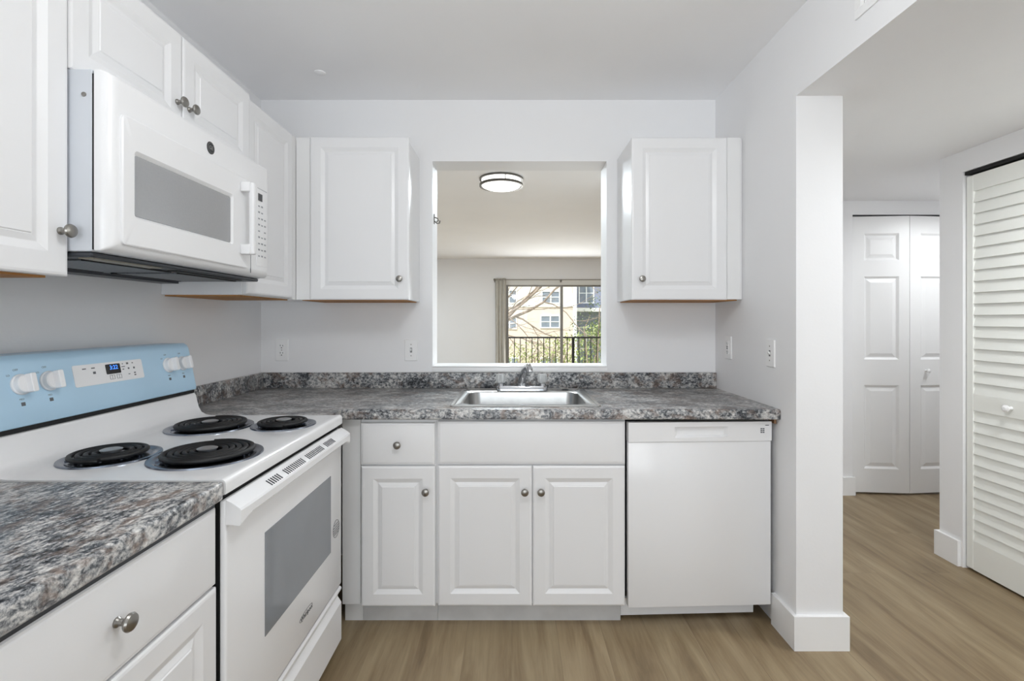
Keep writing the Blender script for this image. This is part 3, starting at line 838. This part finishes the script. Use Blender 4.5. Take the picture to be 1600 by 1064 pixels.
# ledge handle across the top of the door
def handle_ring(x, out, zt_, zb):
    return [Vector((x, XF + 0.003, zt_)), Vector((x, XF - out * 0.3, zt_ - 0.006)), Vector((x, XF - out + 0.003, zt_ - 0.019)), Vector((x, XF - out, zt_ - 0.024)), Vector((x, XF - out, zb + 0.004)), Vector((x, XF - out + 0.004, zb)), Vector((x, XF - out * 0.4, zb + 0.002)), Vector((x, XF + 0.003, zb + 0.002))]
rings = []
for k in range(17):
    u = k / 16; x = R0 + 0.004 + (R1 - R0 - 0.008) * u
    edge = min(u, 1 - u)
    out = 0.034 if edge > 0.01 else 0.032
    zb = 0.793 + (0.014 if edge > 0.06 else 0.0)
    rings.append(handle_ring(x, out, DZT - 0.010, zb))
hd = part('handle', B().loft(rings), 'enamel', od, angle=25)
def slot(b, x):
    # lies on the sloping top of the handle
    p0 = Vector((0, XF - 0.0115, DZT - 0.0165)); p1 = Vector((0, XF - 0.029, DZT - 0.0275))
    up = Vector((0, -0.53, 0.85)) * 0.0014
    for s_ in (0,):
        a = [p0 + Vector((x - 0.0016, 0, 0)), p0 + Vector((x + 0.0016, 0, 0)), p1 + Vector((x + 0.0016, 0, 0)), p1 + Vector((x - 0.0016, 0, 0))]
        b.loft([[q - up for q in a], [q + up for q in a]])
x = 1.262
for n_, gap in ((6, 0.024), (11, 0.022), (11, 0.022), (7, 0)):
    b = B()
    for i in range(n_):
        slot(b, x); x += 0.0112
    x += gap
    part('vent_slots', b, 'print_dark', hd)
b = B(); text_geo(b, 'Whirlpool', 0.021, lambda u, v, w: (1.545 + u, XF + 0.0018 - w, 0.336 + v), 0.0008)
b.tube([(1.545 + 0.052 * math.cos(a), XF + 0.0014, 0.338 + 0.011 * math.sin(a)) for a in [PI * 0.25 + k * PI * 1.05 / 14 for k in range(15)]], 0.0006, 6)
part('logo', b, 'print_dark', od)
b = B()
cx_, cz_ = 1.803, 0.492
b.tube([(cx_ + 0.031 * math.cos(2 * PI * k / 32), XF + 0.0016, cz_ + 0.031 * math.sin(2 * PI * k / 32)) for k in range(33)], 0.0008, 6)
for q in (-0.017, -0.009, -0.001, 0.008, 0.017):
    hw = math.sqrt(0.027 ** 2 - q * q)
    for a, c_ in ((-hw, -hw * 0.4), (-hw * 0.25, hw * 0.3), (hw * 0.45, hw)): b.box((cx_ + a, XF + 0.0008, cz_ + q - 0.0012), (cx_ + c_, XF + 0.0021, cz_ + q + 0.0012))
part('sticker', b, 'print', od, 'round grey printed sticker')
# storage drawer
b = B()
prof = [(XF + 0.044, 0.045), (XF + 0.006, 0.045), (XF + 0.002, 0.05), (XF + 0.002, 0.19), (XF + 0.016, 0.212), (XF + 0.016, 0.226), (XF + 0.004, 0.236), (XF + 0.002, 0.24), (XF + 0.002, 0.246), (XF + 0.008, 0.252), (XF + 0.044, 0.252)]
b.prism(prof, 'x', R0 + 0.003, R1 - 0.003)
part('storage_drawer', b, 'enamel', rg, angle=25)

# ------------------------------------------------------------------ microwave (frame L)
m0, m1 = 1.1085, 1.848
mz0, mz1 = 1.416, 1.829
XM = 0.913
mw = thing('microwave', 'white over-the-range microwave under the short left cabinet', 'microwave', (1.48, CL, mz0), 'L')
part('body', B().box((m0, 0.951, mz0), (m1, CL - 0.002, mz1), 0.002, 1), 'side_grey', mw)
part('gap_strip', B().box((m0 + 0.001, 0.946, mz0 + 0.004), (m1 - 0.001, 0.9515, mz1 - 0.01)), 'black', mw)
b = B()
def mw_ring(inset, y, z0_, z1_, r): return [Vector((p[0], y, p[1])) for p in rrect(m0 + inset, m1 - inset, z0_ + inset, z1_ - inset * 0.5, r, 4)]
b.loft([mw_ring(0, 0.9465, mz0 + 0.001, mz1, 0.004), mw_ring(0, 0.934, mz0 + 0.001, mz1, 0.004), mw_ring(0.005, 0.923, mz0 + 0.001, mz1, 0.006), mw_ring(0.014, 0.9155, mz0 + 0.001, mz1, 0.008), mw_ring(0.026, XM, mz0 + 0.001, mz1, 0.01)])
fr = part('front', b, 'plastic', mw, angle=45)
# the door: slightly raised leaf with window
b = B()
dx0, dx1, dz0, dz1 = 1.140, 1.688, 1.437, 1.742
b.loft([[Vector((p[0], XM + 0.001, p[1])) for p in rrect(dx0, dx1, dz0, dz1, 0.012, 4)], [Vector((p[0], XM - 0.0045, p[1])) for p in rrect(dx0, dx1, dz0, dz1, 0.012, 4)],
        [Vector((p[0], XM - 0.0065, p[1])) for p in rrect(dx0 + 0.003, dx1 - 0.003, dz0 + 0.003, dz1 - 0.003, 0.011, 4)],
        [Vector((p[0], XM - 0.0065, p[1])) for p in rrect(1.176, 1.593, 1.505, 1.668, 0.010, 4)],
        [Vector((p[0], XM - 0.0008, p[1])) for p in rrect(1.182, 1.587, 1.5085, 1.660, 0.006, 4)]], True, False)
md = part('door', b, 'plastic', mw, angle=30)
part('window', B().loft([[Vector((p[0], XM - 0.0004, p[1])) for p in rrect(1.1835, 1.5855, 1.5105, 1.6585, 0.006, 4)], [Vector((p[0], XM - 0.0016, p[1])) for p in rrect(1.1845, 1.5845, 1.5115, 1.6575, 0.006, 4)]]), 'mw_glass', md, 'grey screened glass window')
b = B(); hy = XM - 0.0065
b.box((1.632, hy - 0.032, 1.690), (1.658, hy, 1.722), 0.004); b.box((1.632, hy - 0.032, 1.480), (1.658, hy, 1.514), 0.004)
b.box((1.640, hy - 0.041, 1.480), (1.660, hy - 0.024, 1.722), 0.005, 3)
part('handle', b, 'plastic', md)
part('door_seam', B().box((1.7095, XM - 0.0006, 1.425), (1.7115, XM + 0.001, 1.74)), 'print', fr)
b = B(); b.front(1.748, 1.822, 1.455, 1.735, XM - 0.0012, 0.002, [(0, 0), (0.001, -0.0004)])
pc = part('control_panel', b, 'plastic', fr)
part('display', B().box((1.758, XM - 0.0028, 1.69), (1.786, XM - 0.0014, 1.716)), 'screen', pc)
b = B()
for r in range(9):
    for q in range(3):
        if (r * 3 + q) in (2, 5, 13): continue
        z = 1.672 - r * 0.0225
        b.box((1.758 + q * 0.021, XM - 0.0024, z - 0.004), (1.758 + q * 0.021 + 0.011, XM - 0.0014, z + (0.002 if (r + q) % 2 else 0.0005)))
b.box((1.752, XM - 0.0022, 1.7325), (1.82, XM - 0.0014, 1.734))
part('button_print', b, 'light_print', pc)
bd = part('badge', B().lathe([(0.0185, 0.0005), (0.0185, -0.001), (0.0175, -0.0018)], (1.483, XM, 1.781), 'y', 32), 'print_dark', fr, 'round dark badge')
b = B(); text_geo(b, 'GE', 0.016, lambda u, v, w: (1.483 + u, XM - 0.0021 - w, 1.781 + v), 0.0004)
b.tube([(1.483 + 0.0152 * math.cos(2 * PI * k / 28), XM - 0.002, 1.781 + 0.0152 * math.sin(2 * PI * k / 28)) for k in range(29)], 0.0004, 5)
part('logo', b, 'alu', bd)
part('screw', B().lathe([(0.0055, 0), (0.005, -0.002), (0.002, -0.0025)], (m0, 0.969, 1.771), 'x', 14), 'nickel', mw)
# underside with grease filters and lamp lens
us = part('underside', B().box((m0 + 0.004, 0.955, mz0 - 0.012), (m1 - 0.004, CL - 0.02, mz0 - 0.0005), 0.003, 1).box((m0 + 0.012, 1.25, mz0 - 0.02), (m1 - 0.012, CL - 0.03, mz0 - 0.012)), 'vent_dark', mw, 'dark grey underside')
for a, c_ in ((m0 + 0.05, m0 + 0.33), (m1 - 0.36, m1 - 0.07)):
    b = B(); b.box((a, 1.02, mz0 - 0.0155), (c_, 1.2, mz0 - 0.0125)); part('filter', b, 'vent_mesh', us)
    for ya in (1.005, 1.205): part('filter_trim', B().box((a - 0.006, ya, mz0 - 0.0165), (c_ + 0.006, ya + 0.01, mz0 - 0.0125)), 'black', us)
part('lamp_lens', B().box((m0 + 0.02, 0.965, mz0 - 0.0145), (m0 + 0.24, 1.0, mz0 - 0.0121)), 'lens', us)
part('fan_opening', B().box((1.42, 0.97, mz0 - 0.0145), (1.76, 1.0, mz0 - 0.0121)), 'black', us)

# ------------------------------------------------------------------ outlets and switches
def wall_plate(name, label, cat, base, place, kind):
    """place maps (u right, v up, w out) to frame coordinates"""
    t = thing(name, label, cat, base, 'B', None)
    b = B()
    b.loft([[Vector(place(p[0], p[1], w)) for p in rrect(-0.035 + i, 0.035 - i, -0.0575 + i, 0.0575 - i, 0.004, 3)] for i, w in ((0, 0.0005), (0, 0.003), (0.0025, 0.006))])
    part('cover_plate', b, 'plate', t, angle=20)
    def rbox(u0, u1, v0, v1, w0, w1):
        return [[Vector(place(p[0], p[1], w)) for p in ((u0, v0), (u1, v0), (u1, v1), (u0, v1))] for w in (w0, w1)]
    if kind == 'outlet':
        for cv in (0.0195, -0.0195):
            b = B()
            ring = lambda r, w: [Vector(place(max(-0.0145, min(0.0145, r * math.cos(2 * PI * i / 24))), cv + r * 0.82 * math.sin(2 * PI * i / 24), w)) for i in range(24)]
            b.loft([ring(0.0178, 0.0055), ring(0.0178, 0.0076), ring(0.0168, 0.008)])
            s = part('socket', b, 'plate', t)
            b = B()
            b.loft(rbox(-0.0078, -0.0052, cv + 0.001, cv + 0.0095, 0.0079, 0.0084)); b.loft(rbox(0.0052, 0.0078, cv + 0.001, cv + 0.0085, 0.0079, 0.0084)); b.loft(rbox(-0.0024, 0.0024, cv - 0.0095, cv - 0.0045, 0.0079, 0.0084))
            part('slot', b, 'print_dark', s)
        b = B().loft([[Vector(place(0.0028 * math.cos(2 * PI * i / 12), 0.0028 * math.sin(2 * PI * i / 12), w)) for i in range(12)] for w in (0.0055, 0.0072)]); part('screw', b, 'nickel', t)
    elif kind == 'switch':
        b = B().loft(rbox(-0.0055, 0.0055, -0.0125, 0.0125, 0.0058, 0.0066)); part('toggle_slot', b, 'print', t)
        b = B(); q = [[Vector(place(u, v, w)) for u, v in ((-0.0042, a), (0.0042, a), (0.0042, c_), (-0.0042, c_))] for a, c_, w in ((-0.006, 0.006, 0.0062), (0.0005, 0.0085, 0.012), (0.003, 0.009, 0.0155))]
        b.loft(q); part('toggle', b, 'plate', t)
        for cv in (0.03, -0.03):
            b = B().loft([[Vector(place(0.003 * math.cos(2 * PI * i / 12), cv + 0.003 * math.sin(2 * PI * i / 12), w)) for i in range(12)] for w in (0.0055, 0.0072)]); part('screw', b, 'nickel', t)
    else:                                     # squared receptacle with test buttons
        b = B().loft([[Vector(place(p[0], p[1], w)) for p in rrect(-0.0165 + i, 0.0165 - i, -0.0335 + i, 0.0335 - i, 0.002, 2)] for i, w in ((0, 0.0055), (0, 0.008), (0.001, 0.0088))])
        s = part('socket', b, 'plate', t)
        b = B()
        for cv in (0.021, -0.021):
            b.loft(rbox(-0.0078, -0.0052, cv - 0.004, cv + 0.005, 0.0086, 0.0092)); b.loft(rbox(0.0052, 0.0078, cv - 0.004, cv + 0.005, 0.0086, 0.0092)); b.loft(rbox(-0.0024, 0.0024, cv - 0.0105, cv - 0.006, 0.0086, 0.0092))
        part('slot', b, 'print_dark', s)
        b = B()
        for cv in (0.0045, -0.0045): b.loft(rbox(-0.007, 0.007, cv - 0.003, cv + 0.003, 0.0086, 0.0098))
        part('test_button', b, 'print', s)
    return t
def back_place(x, z): return lambda u, v, w: (x + u, YW - w, z + v)
def right_place(y, z): return lambda u, v, w: (XR - w, y - u, z + v)
wall_plate('outlet', 'white duplex outlet on the back wall near the left corner', 'outlet', (-1.232, YW, 1.099), back_place(-1.232, 1.099), 'outlet')
wall_plate('light_switch', 'white light switch on the back wall just left of the pass-through', 'light switch', (-0.54, YW, 1.099), back_place(-0.54, 1.099), 'switch')
wall_plate('outlet', 'white outlet on the right wall near the back corner', 'outlet', (XR, 2.46, 1.122), right_place(2.46, 1.122), 'gfci')
wall_plate('light_switch', 'white toggle switch on the right wall near the pillar edge', 'light switch', (XR, 2.06, 1.12), right_place(2.06, 1.12), 'switch')

# ------------------------------------------------------------------ coat hook on the left jamb of the pass-through
hk = thing('coat_hook', 'small dark metal hook on the left jamb of the pass-through', 'hook', (OX0, 2.7, 1.80))
part('plate', B().box((OX0 + 0.0003, 2.672, 1.785), (OX0 + 0.003, 2.69, 1.84), 0.001, 1), 'bronze', hk)
b = B(); b.tube([(OX0 + 0.003, 2.681, 1.822), (OX0 + 0.018, 2.69, 1.818), (OX0 + 0.022, 2.69, 1.806), (OX0 + 0.012, 2.69, 1.800)], 0.003, 8)
b.tube([(OX0 + 0.003, 2.681, 1.800), (OX0 + 0.016, 2.69, 1.790), (OX0 + 0.028, 2.69, 1.792), (OX0 + 0.031, 2.69, 1.806)], 0.0033, 8)
part('prong', b, 'bronze', hk)

# ------------------------------------------------------------------ ceiling fixtures
def flush_light(loc, label, on):
    x, y, z = loc
    t = thing('ceiling_light', label, 'ceiling light', loc)
    pr = [(0.163, z - 0.0005), (0.163, z - 0.058), (0.156, z - 0.068), (0.13, z - 0.08), (0.08, z - 0.089), (0.02, z - 0.093)]
    part('diffuser', B().lathe(pr, (x, y, 0), 'z', 48), 'diffuser', t, 'glowing white diffuser')
    for a, c_ in ((z - 0.002, z - 0.015), (z - 0.05, z - 0.068)):
        b = B(); n = 56
        ring = lambda r, zz: [Vector((x + r * math.cos(2 * PI * i / n), y + r * math.sin(2 * PI * i / n), zz)) for i in range(n)]
        b.loft([ring(0.1665, a), ring(0.181, a), ring(0.181, c_), ring(0.1665, c_), ring(0.1665, a)], False, False)
        part('ring', b, 'bronze', t)
    for a in (0.75, 0.75 + 2 * PI / 3, 0.75 + 4 * PI / 3):
        part('post', B().box((x + 0.171 * math.cos(a) - 0.003, y + 0.171 * math.sin(a) - 0.003, z - 0.054), (x + 0.171 * math.cos(a) + 0.003, y + 0.171 * math.sin(a) + 0.003, z - 0.011)), 'bronze', t)
    return t
flush_light((-0.09, 4.08, ZC), 'round lit flush ceiling light with two metal rings, seen through the pass-through', True)
flush_light((-1.75, 6.9, ZC), 'added round lit flush ceiling light, hidden at the far left of the living room', True)  # invented fixture, carries the far-wall fill lamp
flush_light((0.12, 0.75, ZC), 'round lit flush ceiling light over the kitchen floor', True)
flush_light((2.0, 1.55, ZH), 'added unseen round lit flush ceiling light in the hall', True)  # added fixture out of view, carries the hall fill lamp
flush_light((3.1, 3.0, ZH), 'added unseen round lit flush ceiling light in the side passage', True)  # added fixture out of view, carries the passage fill lamp
single('ceiling_plug', B().lathe([(0.026, ZC - 0.0005), (0.026, ZC - 0.004), (0.021, ZC - 0.007), (0.006, ZC - 0.009)], (-0.915, 2.333, 0), 'z', 24), 'ceiling', 'small white round disc on the kitchen ceiling near the left cabinets', 'ceiling plug', (-0.915, 2.333, ZC))
# air grille on the header over the hall opening
vg = thing('air_vent', 'white return air grille high on the right wall header', 'vent', (XR, 1.35, 2.21))
b = B(); y0, y1, z0, z1 = 1.12, 1.55, 2.208, 2.405
for a, c_ in (((XR - 0.006, y0, z0), (XR - 0.0005, y1, z0 + 0.028)), ((XR - 0.006, y0, z1 - 0.028), (XR - 0.0005, y1, z1)), ((XR - 0.006, y0, z0 + 0.028), (XR - 0.0005, y0 + 0.028, z1 - 0.028)), ((XR - 0.006, y1 - 0.028, z0 + 0.028), (XR - 0.0005, y1, z1 - 0.028))):
    b.box(a, c_, 0.001, 1)
part('frame', b, 'trim', vg)
b = B(); n = 24
for i in range(n):
    yy = y0 + 0.036 + (y1 - y0 - 0.072) * i / (n - 1)
    b.box((XR - 0.0065, yy - 0.0045, z0 + 0.026), (XR - 0.005, yy + 0.0045, z1 - 0.026), rot=Matrix.Rotation(0.5, 3, 'Z'))
part('louver_blades', b, 'trim', vg)
part('backing', B().box((XR - 0.002, y0 + 0.02, z0 + 0.02), (XR - 0.0004, y1 - 0.02, z1 - 0.02)), 'vent_dark', vg)

# ------------------------------------------------------------------ curtain and rod
rod = thing('curtain_rod', 'thin curtain rod above the balcony door', 'curtain rod', (0.95, 9.34, 2.03))
part('rod', B().tube([(-0.32, 9.318, 2.03), (2.3, 9.318, 2.03)], 0.009, 10), 'alu', rod)
for fx in (-0.335, 2.315): part('finial', B().lathe([(0.006, -0.02), (0.018, -0.012), (0.022, 0), (0.018, 0.012), (0.006, 0.02)], (fx, 9.318, 2.03), 'x', 14), 'bronze', rod)
for bx in (-0.328, 0.94, 2.2): part('bracket', B().box((bx - 0.012, 9.3275, 2.015), (bx + 0.012, YF - 0.006, 2.03)).box((bx - 0.016, YF - 0.006, 1.985), (bx + 0.016, YF - 0.0008, 2.045)), 'alu', rod)
b = B(); rows = []
n = 60
for z in (0.03, 0.5, 1.0, 1.5, 2.0, 2.062):
    fr_, bk = [], []
    for i in range(n + 1):
        u = i / n; x = -0.318 + 0.202 * u + 0.006 * math.sin(z * 2 + u * 5)
        yy = 9.368 + 0.026 * math.sin(u * 2 * PI * 3.2 + 0.4) * (1 - 0.12 * z / 2)
        fr_.append(Vector((x, yy, z))); bk.append(Vector((x, yy + 0.004, z)))
    rows.append(fr_ + bk[::-1])
b.loft(rows)
single('curtain', b, 'curtain', 'grey-beige curtain panel gathered at the left of the balcony door', 'curtain', (-0.22, 9.33, 0.0), angle=70)

# ------------------------------------------------------------------ outside
struct('balcony_floor', B().box((-2.5, YF + 0.12, -0.2), (4.6, 10.6, -0.03)), 'concrete')
rl = thing('balcony_railing', 'dark iron balcony railing outside the sliding door', 'railing', (1.0, 10.5, -0.03))
part('top_rail', B().box((-1.2, 10.475, 0.868), (3.6, 10.525, 0.902), 0.004, 1), 'rail', rl)
part('bottom_rail', B().box((-1.2, 10.485, 0.06), (3.6, 10.515, 0.09)), 'rail', rl)
for px in (-1.17, 1.31, 3.57): part('post', B().box((px - 0.027, 10.473, -0.03), (px + 0.027, 10.527, 0.868)), 'rail', rl)
for i in range(-8, 29):
    x = -0.0743 + 0.126 * i
    if min(abs(x - p) for p in (-1.17, 1.31, 3.57)) < 0.05: continue
    part('baluster', B().box((x - 0.0085, 10.4915, 0.09), (x + 0.0085, 10.5085, 0.868)), 'rail', rl)
struct('ground_outside', B().box((-30, 10.7, -3.3), (40, 60, -3.2)), 'lawn')

bld = thing('apartment_building', 'cream and tan apartment building across the yard', 'building', (1, 26, -3.2))
part('upper_wall', B().box((-9, 25, 2.0), (3.2, 33, 7.5)), 'stucco_light', bld)
part('lower_wall', B().box((-9, 25, -3.2), (3.2, 33, 2.0)), 'stucco_tan', bld)
part('band', B().box((-9, 24.95, 1.93), (3.2, 25, 2.05)), 'ext_frame', bld)
part('corner_trim', B().box((3.12, 24.93, -3.2), (3.3, 25.0, 7.5)), 'ext_frame', bld)
def ext_window(x0, x1, z0, z1, y, parent):
    b = B(); w = 0.06
    b.box((x0 - w, y - 0.05, z0 - w), (x0, y, z1 + w)); b.box((x1, y - 0.05, z0 - w), (x1 + w, y, z1 + w)); b.box((x0, y - 0.05, z0 - w), (x1, y, z0)); b.box((x0, y - 0.05, z1), (x1, y, z1 + w))
    xm = (x0 + x1) / 2; b.box((xm - 0.03, y - 0.045, z0), (xm + 0.03, y, z1)); zm = (z0 + z1) / 2; b.box((x0, y - 0.04, zm - 0.02), (x1, y, zm + 0.02))
    f = part('window', b, 'ext_frame', parent)
    part('pane', B().box((x0, y - 0.02, z0), (x1, y - 0.004, z1)), 'ext_glass', f)
for (x0, x1, z0, z1) in ((-0.5, 0.2, 2.15, 2.75), (1.55, 2.4, 2.15, 2.7), (-0.45, 0.2, 0.85, 1.35), (1.5, 2.4, 0.9, 1.45), (-2.8, -2.0, 2.15, 2.75), (-2.8, -2.0, 0.85, 1.4), (-0.4, 0.3, -1.6, -0.7), (1.5, 2.3, -1.6, -0.7)):
    ext_window(x0, x1, z0, z1, 24.995, bld)
b2_ = thing('apartment_building', 'blue-grey building with balconies set back at the right', 'building', (6, 30, -3.2))
part('wall', B().box((3.4, 29, -3.2), (14, 36, 8)), 'slate', b2_)
part('balcony_slab', B().box((3.4, 27.8, 1.75), (14, 29, 1.95)), 'ext_frame', b2_)
for (x0, x1, z0, z1) in ((4.0, 4.8, 2.3, 3.4), (5.4, 6.2, 2.3, 3.4), (4.0, 4.8, -0.4, 0.8)): ext_window(x0, x1, z0, z1, 28.995, b2_)

# bare tree: limbs grown from a trunk hidden to the left of the opening
def limb(b, p, d, r, length, depth, rng):
    pts, rs = [Vector(p)], [r]
    n = 9; q = Vector(p); dd = Vector(d).normalized()
    for i in range(n):
        dd = (dd + Vector((rng.uniform(-1, 1), rng.uniform(-0.6, 0.6), rng.uniform(-1, 1))) * 0.27 + Vector((0.02, 0, 0.0))).normalized()
        q = q + dd * (length / n); pts.append(q.copy()); rs.append(r * (1 - 0.72 * (i + 1) / n))
        if depth > 0 and i in (1, 3, 5, 6):
            nd = (dd + Vector((rng.uniform(-0.3, 0.7), rng.uniform(-0.5, 0.5), rng.uniform(-0.75, 0.9)))).normalized()
            limb(b, q, nd, rs[-1] * 0.62, length * 0.55, depth - 1, rng)
    b.tube(pts, rs, 7)
tr = thing('tree', 'bare pale-barked tree spreading in front of the cream building', 'tree', (-2.3, 15, -3.2))
rng = random.Random(11)
b = B(); b.tube([(-2.3, 15, -3.2), (-2.2, 15, -1.6), (-2.0, 15, -0.2), (-1.6, 15, 0.45)], [0.2, 0.17, 0.14, 0.11], 10)
part('trunk', b, 'bark', tr, angle=70)
for st, d, r, L in (((-1.6, 15, 0.45), (1, 0, 0.22), 0.07, 4.6), ((-1.62, 15, 0.44), (0.95, 0.15, 0.55), 0.065, 4.4), ((-1.7, 15, 0.3), (0.9, -0.1, 0.95), 0.06, 4.0), ((-2.0, 15, -0.2), (1, 0.1, 0.05), 0.05, 4.2), ((-1.8, 15, 0.2), (0.3, 0, 1.0), 0.06, 3.2)):
    b = B(); limb(b, st, d, r, L, 3, rng); part('branch', b, 'bark', tr, angle=70)

def leaf_mass(name, label, cat, base, blobs, n, size, m_, rng, stems=True):
    t = thing(name, label, cat, base)
    b = B()
    for i in range(n):
        cx, cy, cz, rx, ry, rz = rng.choice(blobs)
        while True:
            v = Vector((rng.uniform(-1, 1), rng.uniform(-1, 1), rng.uniform(-1, 1)))
            if 0.25 < v.length < 1: break
        p = Vector((cx + v.x * rx, cy + v.y * ry, cz + v.z * rz))
        a = Vector((rng.uniform(-1, 1), rng.uniform(-1, 1), rng.uniform(-1, 1))).normalized(); c_ = a.cross(Vector((0.3, 0.2, 1))).normalized(); s_ = size * rng.uniform(0.6, 1.3)
        nn = a.cross(c_) * 0.003
        b.add([p - a * s_, p + c_ * s_ * 0.45 + nn, p + a * s_, p - c_ * s_ * 0.45 + nn], [(0, 1, 2, 3)])
    f = part('foliage', b, m_, t, angle=180)
    b = B()
    for (cx, cy, cz, rx, ry, rz) in blobs:
        b.tube([(base[0] + (cx - base[0]) * 0.2, base[1], base[2]), ((base[0] + cx) / 2, (base[1] + cy) / 2, (base[2] + cz) / 2), (cx, cy, cz), (cx + rx * 0.4, cy, cz + rz * 0.7)], [0.05, 0.035, 0.022, 0.008], 6)
    part('stem', b, 'bark', t, angle=70)
    return t
rng = random.Random(5)
leaf_mass('tree', 'leafy small tree with pale twigs at the right behind the railing', 'tree', (3.2, 19, -3.2), [(2.8, 19, 0.9, 0.6, 0.6, 0.8), (3.4, 19, 1.7, 0.6, 0.6, 0.8), (3.6, 19, 0.5, 0.7, 0.6, 0.8), (3.2, 19, -0.2, 0.8, 0.6, 0.7), (4.0, 19, 1.0, 0.6, 0.6, 0.8)], 1100, 0.055, 'leaf_dark', rng)
b_ = [(x, 20.8 + rng.uniform(-0.3, 0.3), z, 0.7, 0.6, 0.6) for x, z in ((3.4, 0.5), (3.9, 0.8), (4.1, 0.1), (3.0, -0.5), (3.6, -0.8))]
leaf_mass('bush', 'pale yellow-green bush at the far right behind the railing', 'bush', (3.9, 20.8, -3.2), b_, 1400, 0.08, 'leaf', rng)
b_ = [(x, 22.6 + rng.uniform(-0.3, 0.3), z, 0.8, 0.6, 0.7) for x, z in ((1.0, -0.3), (1.9, -0.1), (2.6, 0.0), (0.2, -0.5), (1.5, -0.9), (2.4, -0.9))]
leaf_mass('bush', 'pale green low bush in the middle behind the railing balusters', 'bush', (1.4, 22.6, -3.2), b_, 1500, 0.08, 'leaf', rng)
